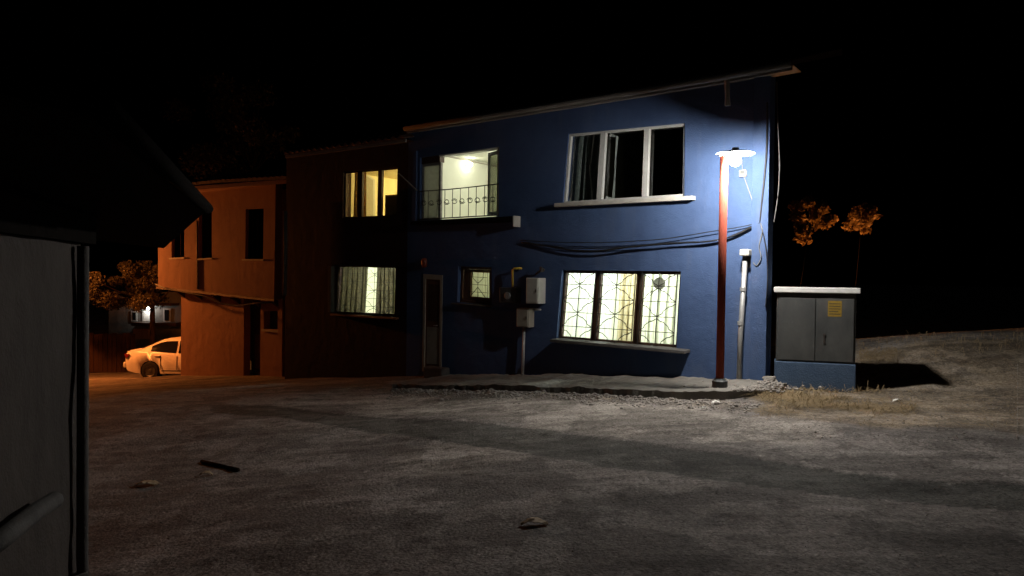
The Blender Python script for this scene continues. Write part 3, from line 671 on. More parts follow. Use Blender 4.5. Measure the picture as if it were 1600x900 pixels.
dpp = MB(); dpp.tube([F.at(446,330,.12), F.at(446,400,.12), F.at(445,462,.12)], .05, 8); tag(dpp.build('drainpipe', 'dark_sill', smooth=True), 'grey rain pipe between the orange lit house and the red house', 'pipe')

# ------------------------------------------------------------------ boxes, pipes and cables on the blue wall
def wall_box(name, label, cat, px0, px1, py0, py1, out, m, door=True):
    u0, z1 = F.uz(px0, py0, out); u1, z0 = F.uz(px1, py1, out); t = thing(name, label, cat, tuple(F((u0+u1)/2, z0, 0)))
    MB().fbox(F, u0, u1, z0, z1, .01, out).build('case', m, t, bevel=.012)
    if door:
        d_ = MB().fbox(F, u0+.02, u1-.02, z0+.02, z1-.02, out+.001, out+.016).build('door', m, t, bevel=.004)
        MB().fbox(F, u1-.05, u1-.035, (z0+z1)/2-.03, (z0+z1)/2+.03, out+.017, out+.03).build('latch', 'iron', d_)
    return t
g1 = wall_box('gas_meter_box', 'pale grey metal meter box, the largest and brightest of the boxes on the wall', 'meter box', 822, 841, 434, 475, .26, 'box_grey')
g2 = wall_box('fuse_box', 'small tan box on top of the thin post below the bright meter box', 'fuse box', 807, 826, 481, 512, .20, 'box_pale')
g3 = wall_box('gas_meter', 'dark gas meter under the yellow pipe, left of the bright meter box', 'gas meter', 780, 806, 449, 474, .18, 'box_dark', False)
u_, z_ = F.uz(793, 462, .18); MB().lathe(F(u_, z_, .18), [(.07,0),(.07,.02),(.05,.025),(.001,.025)], 16, NN).build('dial', 'galv', g3)
yp = MB(); yp.tube([F.at(801,449,.10), F.at(801,421,.10), F.at(803,419.5,.10), F.at(812,419,.08), F.at(815,419.5,.02)], .02, 8); tag(yp.build('gas_pipe', 'gas_yellow', smooth=True), 'yellow gas pipe bent above the dark gas meter', 'pipe')
pp = MB(); b0 = F.at(819,511,.08); b1 = F.at(816,604,.10); pp.tube([b0, b1], .028, 8); tag(pp.build('conduit', 'galv', smooth=True), 'thin grey post carrying the tan box down to the pavement', 'pipe')
el = thing('flood_light', 'small round fitting perched above the bright meter box', 'fitting', tuple(F.at(846,421,.1)))
c_ = F.at(847,421,.14); MB().lathe(c_, [(.001,-.06),(.025,-.06),(.035,-.01),(.045,.03),(.038,.03),(.001,.01)], 14, (UU*.7+NN*.2-ZZ*.6)).build('head', 'dark_sill', el, smooth=True)
MB().tube([c_, F.at(838,428,.02)], .022, 6).build('arm', 'box_dark', el)
tp = MB(); tp.tube([F.at(835,484,.03), F.at(838,484,.14), F.at(845,484,.14)], .02, 7); tag(tp.build('tap', 'galv', smooth=True), 'stub of grey pipe just under the bright meter box', 'tap')
def cable(label, pts, r, m, name='cable', group=None):
    P = [F.at(px, py, d) for px, py, d in pts]; out = []
    for i in range(len(P) - 1):         # Catmull-Rom
        p0, p1, p2, p3 = P[max(i-1,0)], P[i], P[i+1], P[min(i+2,len(P)-1)]
        for k in range(6):
            t = k / 6; out.append(.5*((2*p1)+(p2-p0)*t+(2*p0-5*p1+4*p2-p3)*t*t+(3*p1-p0-3*p2+p3)*t**3))
    out.append(P[-1]); return tag(MB().tube(out, r, 5).build(name, m, smooth=True), label, 'cable', group)
cable('upper thin black cable strung across the blue wall', [(812,375,.03),(860,378,.06),(940,379,.08),(1030,374,.08),(1110,362,.07),(1160,354,.05),(1187,347,.03)], .008, 'cable_black')
cable('thick black cable sagging lowest across the blue wall', [(815,379,.03),(850,384,.06),(895,391,.08),(935,392,.09),(985,386,.09),(1050,380,.08),(1110,377,.07),(1150,367,.05),(1187,348,.03)], .016, 'cable_black')
cable('second black cable looping just above the lowest one', [(820,378,.03),(880,387,.05),(940,388,.06),(1040,382,.06),(1120,375,.05),(1160,361,.04),(1187,347,.03)], .009, 'cable_black')
cable('dark cable rising from the junction to the eave near the house corner', [(1187,347,.03),(1190,320,.03),(1195,270,.03),(1198,228,.03),(1199,160,.03)], .014, 'cable_black')
cable('white cable slanting from the small white box to the cable junction', [(1163,277,.03),(1172,303,.03),(1182,330,.03),(1187,347,.03)], .009, 'cable_white')
cable('white wire hanging from the lamp dish to the small white box', [(1159,250,.03),(1160,262,.03),(1161,268,.03)], .006, 'cable_white')
cable('white cable looping down from the junction to the pipe head', [(1188,348,.03),(1191,362,.04),(1186,385,.05),(1189,402,.06),(1182,415,.06),(1176,408,.06),(1173,398,.05)], .008, 'cable_white')
cable('dark cable running down the house corner below the junction', [(1188,348,.03),(1194,372,.03),(1198,400,.03),(1199,440,.03),(1196,480,.03)], .009, 'cable_black')
cable('loose pale cable dangling in the dark past the house corner', [(1214,128,.1),(1215,180,.1),(1217,228,.1),(1218,262,.1),(1216,300,.1),(1212,330,.1),(1209,347,.1)], .009, 'cable_grey')
jb_ = thing('junction_box', 'small white socket box on the wall below the lamp dish', 'socket', tuple(F.at(1161,276,0)))
u_, z_ = F.uz(1161, 271, .03); MB().fbox(F, u_-.055, u_+.055, z_-.055, z_+.055, .002, .06).build('case', 'box_pale', jb_, bevel=.01)
MB().fbox(F, u_-.035, u_+.035, z_-.015, z_+.04, .062, .075).build('socket_face', 'box_dark', jb_)
ms = thing('service_mast', 'white service pipe with a grey cap standing against the wall right of the lamp post', 'pipe', tuple(F.at(1154,600,.12)))
MB().tube([F.at(1154,603,.12), F.at(1157,520,.12), F.at(1164,408,.12)], .038, 10).build('pipe', 'galv', ms, smooth=True)
for px, py in ((1157,505),(1161,452)):
    c_ = F.at(px, py, .12); MB().tube([c_ - ZZ*.03, c_ + ZZ*.03], .05, 10).build('collar', 'galv', ms); 
u_, z_ = F.uz(1165, 398, .14); MB().fbox(F, u_-.075, u_+.075, z_-.02, z_+.085, .03, .22).build('cap', 'box_grey', ms, bevel=.02)
MB().fbox(F, u_-.07, u_+.07, z_-.20, z_-.022, .002, .06).build('back_plate', 'box_dark', ms)

# ------------------------------------------------------------------ street lamp on the pavement
LD = 1.27
pb = F.at(1124.5, 606, LD); ptp = F.at(1131.5, 246, LD)
lamp = thing('street_lamp', 'red post street lamp with a lit bulb under a white dish, before the blue house', 'street lamp', tuple(pb))
dirp = (ptp - pb).normalized()
MB().tube([pb - dirp*.15, pb + (ptp-pb)*.5, ptp + dirp*.02], .058, 16).build('post', 'rust_red', lamp, smooth=True)
MB().lathe(pb, [(.001,.0),(.11,.0),(.11,.10),(.085,.12),(.072,.14)], 12).build('base_collar', 'box_dark', lamp)
bc = F.at(1149, 247, 1.27)        # bulb centre
dz = bc + ZZ * .058
MB().lathe(dz, [(.27,0),(.275,.004),(.27,.012),(.2,.032),(.1,.05),(.05,.06),(.05,.09),(.001,.09)] , 36).build('dish', 'enamel', lamp, smooth=True)
MB().lathe(dz, [(.268,.001),(.2,.022),(.1,.04),(.04,.046),(.001,.046)], 36).build('dish_lining', 'enamel', lamp, smooth=True, recalc=False)
MB().tube([ptp + ZZ*.0, ptp*.55 + dz*.45 + ZZ*.03, dz + ZZ*.07], .02, 8).build('neck', 'box_dark', lamp)
MB().lathe(bc + ZZ*.03, [(.03,.0),(.03,.045),(.001,.045)], 12).build('bulb_holder', 'enamel', lamp)
MB().lathe(bc, [(.001,-.12),(.045,-.108),(.075,-.07),(.082,-.03),(.07,.01),(.045,.03),(.001,.032)], 20).build('bulb', 'lead_bulb', lamp, smooth=True)

# ------------------------------------------------------------------ utility cabinet
def g_at(px, py, z):       # pixel on a horizontal plane
    r = ray(px, py); return EYE + r * ((z - EYE.z) / r.z)
ca = g_at(1210, 603, .03); cb = g_at(1337, 610, .03); cu = (cb - ca); CW = cu.length; cu.normalize(); cn = Vector((cu.y, -cu.x, 0))
class Fr:
    def __call__(s, u, z, d=0): return Vector((ca.x, ca.y, 0)) + cu * u + cn * d + ZZ * z
KF = Fr()
def kz(px, py): r = ray(px, py); t = ((ca - EYE).dot(cn)) / r.dot(cn); p = EYE + r * t; return ((p - ca).dot(cu), p.z)
cabn = thing('utility_cabinet', 'grey two door utility cabinet with pale lid on a blue plinth beside the house', 'cabinet', (ca.x, ca.y, .0))
zp = kz(1270, 567)[1]; ztop = kz(1275, 458)[1]
MB().fbox(KF, 0, CW, -.25, zp, -.58, .0).build('plinth', 'plinth_blue', cabn, bevel=.015)
MB().fbox(KF, .02, CW-.01, zp+.002, ztop, -.55, -.035).build('body', 'cab_grey', cabn, bevel=.008)
for k, (a, b) in enumerate(((.05, CW*.495),(CW*.505, CW-.04))):
    d_ = MB().fbox(KF, a, b, zp+.03, ztop-.08, -.034, -.018).build('cabinet_door', 'cab_grey', cabn, bevel=.004)
    if k:
        u_, z_ = kz(1288, 523); MB().lathe(KF(u_, z_, -.018), [(.022,0),(.022,.012),(.001,.014)], 12, cn).build('lock', 'iron', d_)
        MB().fbox(KF, u_-.012, u_+.012, z_-.14, z_-.03, -.017, -.008).build('handle', 'iron', d_)
MB().fbox(KF, -.03, CW+.04, ztop+.002, ztop+.085, -.60, .03).build('lid', 'cab_top', cabn, bevel=.012)
u0, z1 = kz(1294, 470); u1, z0 = kz(1315, 495)
stk = MB().fbox(KF, u0, u1, z0, z1, -.0175, -.0155).build('warning_label', 'sticker', cabn)
for k in range(5):
    zz = z1 - (z1-z0)*(.18 + .165*k); MB().fbox(KF, u0+.015, u1-.015-(.03 if k == 3 else 0), zz-.007, zz+.006, -.015, -.0135).build('text_line', 'sticker_ink', stk)
u_, z_ = kz(1338, 488); MB().lathe(KF(CW-.012, z_, -.10), [(.016,0),(.016,.02),(.001,.024)], 10, cu).build('hinge_knob', 'galv', cabn)

# ------------------------------------------------------------------ the orange lit house
oh = thing('orange_lit_house', 'pale two storey house with an overhanging upper floor, lit orange', 'house', tuple(FO.at(340, 587, -.5)))
QO = [Quad(FO, c) for c in ([(268,325),(288,324),(288,402),(268,403)], [(311,330),(331,329),(331,403),(311,404)], [(384,327),(412,325),(411,405),(383,405)])]
up = [FO.uz(*p) for p in ((247,448),(310,455),(428,468),(431,282),(340,287),(247,296))]
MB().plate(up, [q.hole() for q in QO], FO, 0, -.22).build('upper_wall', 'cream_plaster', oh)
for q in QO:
    wo = frame_window(q, oh, 'near_black_wood', 'glass_dim', [(.5,.04)], fw=.04, d0=-.17, d1=-.10)
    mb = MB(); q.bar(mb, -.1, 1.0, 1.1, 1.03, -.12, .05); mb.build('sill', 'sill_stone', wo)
    mb = MB(); q.bar(mb, -.2, -.1, 1.2, 1.1, -.40, -.36); mb.build('dark_backing', 'room_dark', wo)  # dark sheet behind the panes stands in for the unlit room
ul = FO.uz(247,400)[0]; ur = FO.uz(431,400)[0]; zj = FO.uz(340,458)[1]; zj0 = FO.uz(247,448)[1]; zj1 = FO.uz(430,468)[1]; zo = FO.uz(300,290)[1]
mb = MB(); mb.hexa([FO(ul,zj0+.02,-.22),FO(ur,zj1+.02,-.22),FO(ur,zj1+.02,-4.5),FO(ul+1.2,zj0+.02,-4.5)], [FO(ul,zj0+.16,-.22),FO(ur,zj1+.16,-.22),FO(ur,zj1+.16,-4.5),FO(ul+1.2,zj0+.16,-4.5)]); mb.build('jetty_floor', 'dark_wood', oh)
mb = MB(); a = FO(ul, 0, -.22); dv = Vector((a.x, a.y, 0)).normalized(); b = a + dv*5 + UU*.25
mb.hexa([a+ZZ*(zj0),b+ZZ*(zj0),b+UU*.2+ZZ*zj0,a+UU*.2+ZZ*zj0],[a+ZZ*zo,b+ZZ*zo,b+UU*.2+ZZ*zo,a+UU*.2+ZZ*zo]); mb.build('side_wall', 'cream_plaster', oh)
mb = MB(); a = FO(ur, 0, -.22); mb.hexa([a+ZZ*-2.5,a-NN*5+ZZ*-2.5,a-NN*5-UU*.2+ZZ*-2.5,a-UU*.2+ZZ*-2.5],[a+ZZ*4,a-NN*5+ZZ*4,a-NN*5-UU*.2+ZZ*4,a-UU*.2+ZZ*4]); mb.build('end_wall', 'cream_plaster', oh)
JB = -.35
g0 = FO.uz(283,500,JB)[0]; g1u = FO.uz(381,500,JB)[0]; g2u = FO.uz(407,500,JB)[0]; g3u = FO.uz(444,500,JB)[0]; zb = FO.uz(330,600,JB)[1] - .6
QD2 = Quad(FO, [(413,485),(436,486),(436,514),(413,513)])
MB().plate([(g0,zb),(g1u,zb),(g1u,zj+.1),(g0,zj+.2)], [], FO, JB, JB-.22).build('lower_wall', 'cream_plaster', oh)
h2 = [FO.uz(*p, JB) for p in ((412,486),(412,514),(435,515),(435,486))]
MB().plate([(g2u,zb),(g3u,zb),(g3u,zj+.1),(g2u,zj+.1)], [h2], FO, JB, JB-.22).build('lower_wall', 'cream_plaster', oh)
MB().fbox(FO, h2[0][0]-.1, h2[2][0]+.1, h2[1][1]-.1, h2[0][1]+.1, JB-.4, JB-.3).build('dark_backing', 'room_dark', oh)  # dark sheet again in place of the unlit room
MB().fbox(FO, h2[1][0]-.04, h2[2][0]+.04, h2[1][1]-.06, h2[1][1], JB-.1, JB+.05).build('sill', 'sill_stone', oh)
dd = MB().fbox(FO, g1u-.02, g2u+.02, zb, zj+.1, JB-.42, JB-.34).build('door', 'dark_wood', oh)
MB().fbox(FO, g1u+.06, g2u-.06, zb+1.2, zb+2.2, JB-.34, JB-.325).build('door_panel', 'brown_wood', dd)
MB().fbox(FO, g1u+.06, g2u-.06, zb+.75, zb+1.1, JB-.34, JB-.325).build('door_panel', 'brown_wood', dd)
mb = MB(); a = FO(g0, 0, JB-.1); dv = Vector((a.x, a.y, 0)).normalized(); b = a + dv*5 + UU*.3
mb.hexa([a+ZZ*zb,b+ZZ*(zb-1),b+UU*.2+ZZ*(zb-1),a+UU*.2+ZZ*zb],[a+ZZ*(zj+.1),b+ZZ*(zj+.1),b+UU*.2+ZZ*(zj+.1),a+UU*.2+ZZ*(zj+.1)]); mb.build('side_wall', 'cream_plaster', oh)
for k in range(6):
    uu = g0 + .15 + k * (g3u - g0 - .3) / 5; zz = np.interp(uu, [ul, ur], [zj0, zj1]); mb = MB()
    mb.hexa([FO(uu-.06,zz-.30,JB),FO(uu+.06,zz-.30,JB),FO(uu+.06,zz-.1,JB),FO(uu-.06,zz-.1,JB)], [FO(uu-.06,zz-.12,-.1),FO(uu+.06,zz-.12,-.1),FO(uu+.06,zz-.0,-.1),FO(uu-.06,zz-.0,-.1)]); mb.build('bracket', 'dark_wood', oh)
mb = MB(); mb.hexa([FO(ul-.03,zj0-.06,-.02),FO(ur,zj1-.06,-.02),FO(ur,zj1-.06,.05),FO(ul-.03,zj0-.06,.05)],[FO(ul-.03,zj0+.01,-.02),FO(ur,zj1+.01,-.02),FO(ur,zj1+.01,.05),FO(ul-.03,zj0+.01,.05)]); mb.build('jetty_beam', 'brown_wood', oh)
# roof with tile courses: rafter tails, fascia and a row of tile ends
zr = [FO.uz(px, py, .55) for px, py in ((236,296),(340,286),(452,280))]
def oz(u): return np.interp(u, [e[0] for e in zr], [e[1] for e in zr])
us = np.linspace(zr[0][0], zr[-1][0], 90); vs = []; fs = []
for u in us:
    k = .035 * abs(math.sin(u * math.pi / .24)); z = oz(u)
    for dd_, zz in ((.6,.06+k),(-3.2,1.0+k),(-3.2,.9),(.58,.0)): vs.append(FO(u, z + zz, dd_))
for i in range(len(us)-1):
    for j in range(4): fs.append((i*4+j, i*4+(j+1)%4, (i+1)*4+(j+1)%4, (i+1)*4+j))
fs += [(0,1,2,3), tuple((len(us)-1)*4+j for j in range(4))]
rfo = MB().add(vs, fs).build('roof', 'roof_tile', oh)
mb = MB(); mb.hexa([FO(us[0],oz(us[0])-.10,.50),FO(us[-1],oz(us[-1])-.10,.50),FO(us[-1],oz(us[-1])-.10,.54),FO(us[0],oz(us[0])-.10,.54)],[FO(us[0],oz(us[0]),.50),FO(us[-1],oz(us[-1]),.50),FO(us[-1],oz(us[-1]),.54),FO(us[0],oz(us[0]),.54)]); mb.build('fascia_board', 'cream_plaster', rfo)
mb = MB(); mb.hexa([FO(us[0],oz(us[0])-.03,.50),FO(us[-1],oz(us[-1])-.03,.50),FO(us[-1],up[3][1]-.1,-.0),FO(us[0],up[5][1]-.25,-.0)],[FO(us[0],oz(us[0])-.0,.50),FO(us[-1],oz(us[-1])-.0,.50),FO(us[-1],up[3][1]-.06,-.0),FO(us[0],up[5][1]-.21,-.0)]); mb.build('soffit', 'cream_plaster', rfo)
mb = MB(); mb.tube([FO.at(308,345,.03), FO.at(309,452,.03)], .03, 6); mb.build('wall_pipe', 'dark_wood', oh)
P = [FO.at(*p) for p in ((243,444,.15),(262,452,.2),(290,457,.2),(318,462,.2),(345,474,.15),(370,478,.1),(400,474,.1),(428,472,.1))]
tag(MB().tube(P, .022, 5).build('cable', 'cable_white', smooth=True), 'cable slung along the overhang of the orange lit house', 'cable')

# ------------------------------------------------------------------ near shed at the left edge
def ah(px, py, Y): return at_depth(px, py, Y)
far = at_depth(128, 500, 5.0); wdir = Vector((-.256, .967, 0)).normalized(); wn_ = Vector((wdir.y, -wdir.x, 0))
fz = Vector((far.x, far.y, 0))
shed = thing('shed', 'low dark shed with rough plaster wall and deep overhanging roof at the left edge', 'shed', (far.x, far.y, -.3))
class SF:
    def __call__(s, a, z, d=0): return fz - wdir * a + wn_ * d + ZZ * z      # a runs towards the camera
SH = SF()
zt_ = at_depth(128, 381, 5.0).z
# wall as an uneven sheet with thickness
vs = []; fs = []; na, nz_ = 70, 34
for i in range(na + 1):
    for j in range(nz_ + 1):
        a = i * 4.2 / na; z = -.7 + (zt_ + .7) * j / nz_; k = (fbm(np.array([a]), np.array([z]), 1.4, 5)[0] - .5) * .05 + (fbm(np.array([a]), np.array([z]), 9, 6)[0] - .5) * .012
        vs.append(SH(a, z, k))
for i in range(na):
    for j in range(nz_): fs.append((i*(nz_+1)+j, (i+1)*(nz_+1)+j, (i+1)*(nz_+1)+j+1, i*(nz_+1)+j+1))
n0 = len(vs); vs += [SH(0,-.7,-.2), SH(4.2,-.7,-.2), SH(4.2,zt_,-.2), SH(0,zt_,-.2)]; fs += [(n0,n0+1,n0+2,n0+3)]
fs += [tuple(range(nz_+1)) + (n0+3, n0)]
MB().add(vs, fs).build('wall', 'grey_plaster', shed, smooth=False, recalc=False)
mb = MB(); e = SH(0,0,-.02); mb.hexa([SH(0,-.7,-.04),SH(0,-.7,-2.6)+wdir*.0,SH(-.2,-.7,-2.6),SH(-.06,-.7,-.04)],[SH(0,zt_,-.04),SH(0,zt_,-2.6),SH(-.2,zt_,-2.6),SH(-.06,zt_,-.04)]); mb.build('end_wall', 'grey_plaster', shed)
mb = MB(); mb.hexa([SH(-.1,zt_+.002,-.22),SH(4.2,zt_+.002,-.22),SH(4.2,zt_+.002,.06),SH(-.1,zt_+.002,.06)],[SH(-.1,zt_+.2,-.22),SH(4.2,zt_+.2,-.22),SH(4.2,zt_+.2,.06),SH(-.1,zt_+.2,.06)]); mb.build('wall_beam', 'near_black_wood', shed)
# roof slab: eave from the tip towards the viewer
tip = at_depth(318, 333, 5.0); edir = Vector((-.324, 1, 0)).normalized()
near_e = tip - edir * 3.25; p2 = at_depth(256, 388, 8.4); p3 = at_depth(120, 372, 8.6)
th = Vector((0, 0, .06)); in_n = near_e + Vector((-2.6, -.8, .55)); in_f = p3 + Vector((-1.5, 0, .2))
mb = MB(); top = [tip, p2, p3, in_f, in_n, near_e]
mb.add(top + [q + th for q in top], [(0,1,2,3,4,5),(11,10,9,8,7,6)] + [(i,(i+1)%6,6+(i+1)%6,6+i) for i in range(6)])
sr = mb.build('roof', 'near_black_wood', shed)
MB().tube([tip + Vector((.03,0,.03)), near_e + Vector((.03,0,.03))], .035, 8).build('gutter', 'near_black_wood', sr, smooth=True)
dpn = MB(); dpn.tube([SH(.16,zt_-.02,.05), SH(.16,.6,.05), SH(.18,-.2,.055), SH(.15,-.75,.07)], .036, 10); tag(dpn.build('downpipe', 'dark_sill', smooth=True), 'grey rain pipe down the far corner of the dark shed', 'pipe')
mb = MB(); A_ = at_depth(84, 782, 4.15); B_ = at_depth(-30, 866, 3.3); mb.tube([A_ + (A_-B_)*.01, A_, A_+(B_-A_)*.3 + ZZ*.01, A_+(B_-A_)*.7, B_], .05, 10); tag(mb.build('log', 'dark_sill', smooth=True), 'thick pale log leaning low against the shed wall', 'log')

# ------------------------------------------------------------------ parked car
def car():
    bc_ = at_depth(253, 589, 27.0); gx0 = bc_.x; t = thing('parked_car', 'white sedan parked beyond the orange lit house, tail towards the left', 'car', (gx0, bc_.y, gz(gx0, bc_.y)))
    z0 = gz(gx0, bc_.y) + .0; rz = math.radians(-3); R = Matrix.Rotation(rz, 3, 'Z'); W = .86
    # x from the rear wheel centre: tail at -1.02, nose at +3.35
    def T(x, y, z): return Vector((gx0, bc_.y, z0)) + R @ Vector((x, y, z))
    xs = sorted(set([-1.02,-1.0,-.95,-.85,-.7,-.55,-.2,0,.3,.7,1.1,1.5,1.9,2.2,2.5,2.8,3.05,3.2,3.3,3.35] + [w0 + .36*math.cos(a) for w0 in (0,2.6) for a in np.linspace(0, math.pi, 11)]))
    topz = lambda x: np.interp(x, [-1.02,-.98,-.9,-.6,-.45,.35,.6,1.2,1.7,2.3,3.0,3.35],[.78,.98,1.01,1.05,1.07,1.42,1.47,1.49,1.42,1.05,.92,.62])
    belt = lambda x: min(topz(x) - .02, np.interp(x, [-1.02,-.9,-.4,1,2.3,3.35],[.76,.97,1.0,.93,.90,.6]))
    def bot(x):
        z = np.interp(x, [-1.02,-.9,-.5,3.0,3.35],[.42,.30,.22,.20,.32])
        for w0 in (0, 2.6):
            if abs(x - w0) < .36: z = max(z, .31 + math.sqrt(.36**2 - (x-w0)**2))
        return min(z, belt(x) - .05)
    hw = lambda x: W * np.interp(x, [-1.02,-.98,-.85,-.5,2.6,3.1,3.3,3.35],[.70,.80,.92,.99,1,.9,.75,.6])
    vs = []; fs = []; n = 9
    for x in xs:
        b, m_, tp_, h = bot(x), belt(x), topz(x), hw(x); mid = (b + m_) / 2
        tw = h * (.80 if tp_ > m_ + .1 else .96)
        sec = [(h*.93, b), (h, mid*.9 + b*.1), (h*.99, m_ - .03), (h*.95, m_), (tw*1.02, m_ + (tp_-m_)*.55), (tw*.93, tp_ - .03), (tw*.75, tp_)]
        row = [(y, z) for y, z in sec]; row = row + [(0, tp_ + .01)] + [(-y, z) for y, z in row[::-1]]
        vs += [T(x, y, z) for y, z in row]; n = len(row)
    for i in range(len(xs)-1):
        for j in range(n-1): fs.append((i*n+j, (i+1)*n+j, (i+1)*n+j+1, i*n+j+1))
    fs += [tuple(range(n)), tuple((len(xs)-1)*n + j for j in range(n))]
    MB().add(vs, fs).build('body', 'car_paint', t, smooth=False, bevel=0)
    ob = bpy.data.objects[t.children[0].name]
    for p in ob.data.polygons: p.use_smooth = True
    # side glass, following the sloping cabin side (slightly proud)
    for s in (-1, 1):
        def side(x, f):       # f 0 belt .. 1 roof edge
            m_, tp_, h = belt(x), topz(x), hw(x); tw = h*.80; z = m_ + .035 + (tp_ - .075 - m_ - .035)*f
            g = (z - m_)/(tp_ - m_ + 1e-6); y = np.interp(g, [0,.55,.97],[h*.955,tw*1.02,tw*.93]) + .012; return T(x, s*y, z)
        for xa in ((.02,.95),(1.03,2.0)):
            vs = []; fs = []; k = 10; xx = np.linspace(*xa, k)
            for x in xx:
                f1 = .95 if x > .45 else .95
                vs += [side(x, 0), side(x, .5), side(x, f1)]
            for i in range(k-1): fs += [(i*3,(i+1)*3,(i+1)*3+1,i*3+1),(i*3+1,(i+1)*3+1,(i+1)*3+2,i*3+2)]
            MB().add(vs, fs).build('side_window', 'car_glass', t, recalc=False)
        MB().box(T(.28, s*(W*.99+.012), .86), (.18,.03,.03), rz).build('door_handle', 'car_paint', t, bevel=.006)
        tl = MB(); tl.hexa([T(-1.0,s*W*.60,.74),T(-1.035,s*W*.62,.90),T(-.99,s*W*.86,.90),T(-.97,s*W*.84,.76)],[T(-.95,s*W*.7,.74),T(-.95,s*W*.7,.90),T(-.72,s*(W*.965+.012),.90),T(-.85,s*(W*.95+.012),.76)]); tl.build('tail_light', 'tail_red', t)
        for xg in (-.02, 1.0): MB().box(T(xg + (.42 if xg < 0 else 0), s*(W*.995), .62), (.012,.02,.50), rz).build('door_seam', 'rubber', t)
        MB().box(T(1.3, s*(W*.99), .33), (1.7,.03,.035), rz).build('sill_trim', 'rubber', t)
        for w0 in (0, 2.6):
            wh = MB().lathe(T(w0, s*(W-.20), .31), [(.001,0),(.2,0),(.295,.0),(.315,.03),(.315,.15),(.295,.18),(.2,.185),(.2,.16)], 24, R @ Vector((0,s,0))).build('wheel', 'rubber', t, smooth=False)
            MB().lathe(T(w0, s*(W-.05), .31), [(.001,.01),(.05,.015),(.06,-.0),(.17,.0),(.2,.02)], 20, R @ Vector((0,s,0))).build('rim', 'rim', wh)
            wl = MB().lathe(T(w0, s*(W-.36), .33), [(.36,0),(.36,.30)], 20, R @ Vector((0,s,0))); wl.build('wheel_well', 'rubber', t)
    MB().box(T(-1.0, 0, .50), (.10,1.45,.20), rz).build('rear_bumper', 'car_paint', t, bevel=.04)
    MB().box(T(-.97, 0, .35), (.14,1.3,.12), rz).build('bumper_skirt', 'rubber', t, bevel=.02)
    rw = MB(); rw.hexa([T(-.42,-W*.72,1.095),T(.28,-W*.68,1.40),T(.28,W*.68,1.40),T(-.42,W*.72,1.095)],[T(-.42,-W*.72,1.105),T(.28,-W*.68,1.415),T(.28,W*.68,1.415),T(-.42,W*.72,1.105)]); rw.build('rear_window', 'car_glass', t)
    MB().box(T(-1.03, 0, .78), (.02,.52,.11), rz).build('number_plate', 'enamel', t)
car()

# ------------------------------------------------------------------ trees
def leaves(clumps, n, size, m, name, parent, seed):
    r = np.random.default_rng(seed); c = np.array([q[:3] for q in clumps]); rad = np.array([q[3] for q in clumps]); k = r.integers(0, len(c), n)
    d = r.normal(size=(n, 3)); d /= np.linalg.norm(d, axis=1)[:, None]; p = c[k] + d * (rad[k] * r.random(n) ** .45)[:, None] * np.array([1,1,.75])
    a = r.normal(size=(n, 3)); a /= np.linalg.norm(a, axis=1)[:, None]; b = np.cross(a, r.normal(size=(n, 3))); b /= np.linalg.norm(b, axis=1)[:, None]
    s = size * (.6 + .8 * r.random(n))[:, None]; base = np.array(parent['_base'])
    v = np.stack([p - a*s, p + b*s*.45, p + a*s, p - b*s*.45], 1).reshape(-1, 3) - base
    f = np.arange(n*4).reshape(n, 4); me = bpy.data.meshes.new(name); me.from_pydata(v.tolist(), [], f.tolist()); me.materials.append(M[m])
    o = bpy.data.objects.new(name, me); C.objects.link(o); o.parent = parent; return o
def tree(label, base, trunk_top, crown, nclump, cr, nleaf, lsize, m, seed, tr=.12, group=None, extra=(), bark='bark'):
    """crown: (centre, (rx, ry, rz)); clumps of leaves at limb ends"""
    r = random.Random(seed); t = thing('tree', label, 'tree', tuple(base), group); base = Vector(base); top = Vector(trunk_top); cc = Vector(crown[0])
    tk = MB(); tk.tube([base - ZZ*.3, base + (top-base)*.4 + Vector((r.uniform(-.1,.1),0,0)), top], tr, 8, tr*.55); cl = []
    for i in range(nclump):
        while True:
            v = Vector((r.uniform(-1,1), r.uniform(-1,1), r.uniform(-1,1)))
            if .35 < v.length < 1: break
        q = cc + Vector((v.x*crown[1][0], v.y*crown[1][1], v.z*crown[1][2])); cl.append((*q, cr * r.uniform(.6, 1.2)))
        tk.tube([top, (top+q)/2 + Vector((0,0,r.uniform(-.1,.2))), q], tr*.28, 5, tr*.06)
    tk.build('trunk', bark, t, smooth=True); leaves(cl + list(extra), nleaf, lsize, m, 'crown', t, seed); return t
# tree over the car, lit by the street's orange lamp
b = at_depth(240, 575, 30.0); b.z = gz(b.x, b.y)
tree('broad tree with orange lit branches above the parked white car', b, at_depth(238,478,30), (at_depth(200,448,28.5), (2.7,1.6,.95)), 40, .42, 16000, .05, 'leaf_b', 11, .17)
b = at_depth(395, 560, 27.0); b.z = gz(b.x, b.y)
tree('tall dark tree rising behind the roof of the orange lit house', b, at_depth(395,270,27), (at_depth(385,215,27), (2.6,2,2.0)), 26, .6, 7000, .07, 'leaf_b', 12, .2)
for k, (px, py, lab, rx, ncl, nl) in enumerate(((1265,342,'larger orange lit tree in the dark right of the blue house',.72,26,2300),(1347,338,'smaller orange lit tree, right of the larger one in the dark',.50,14,850))):
    b = at_depth(px - 28, 560, 24.5); b.z = gz(b.x, b.y)
    tree(lab, b, at_depth(px - 2, py + 24, 24.5), (at_depth(px, py, 24.5), (rx,.6,.72 if k == 0 else .5)), ncl, .24, nl, .085, 'leaf_a', 21 + k, .035, 'trees in the dark on the right', bark='near_black_wood')  # near-black trunks: shade put into the bark colour

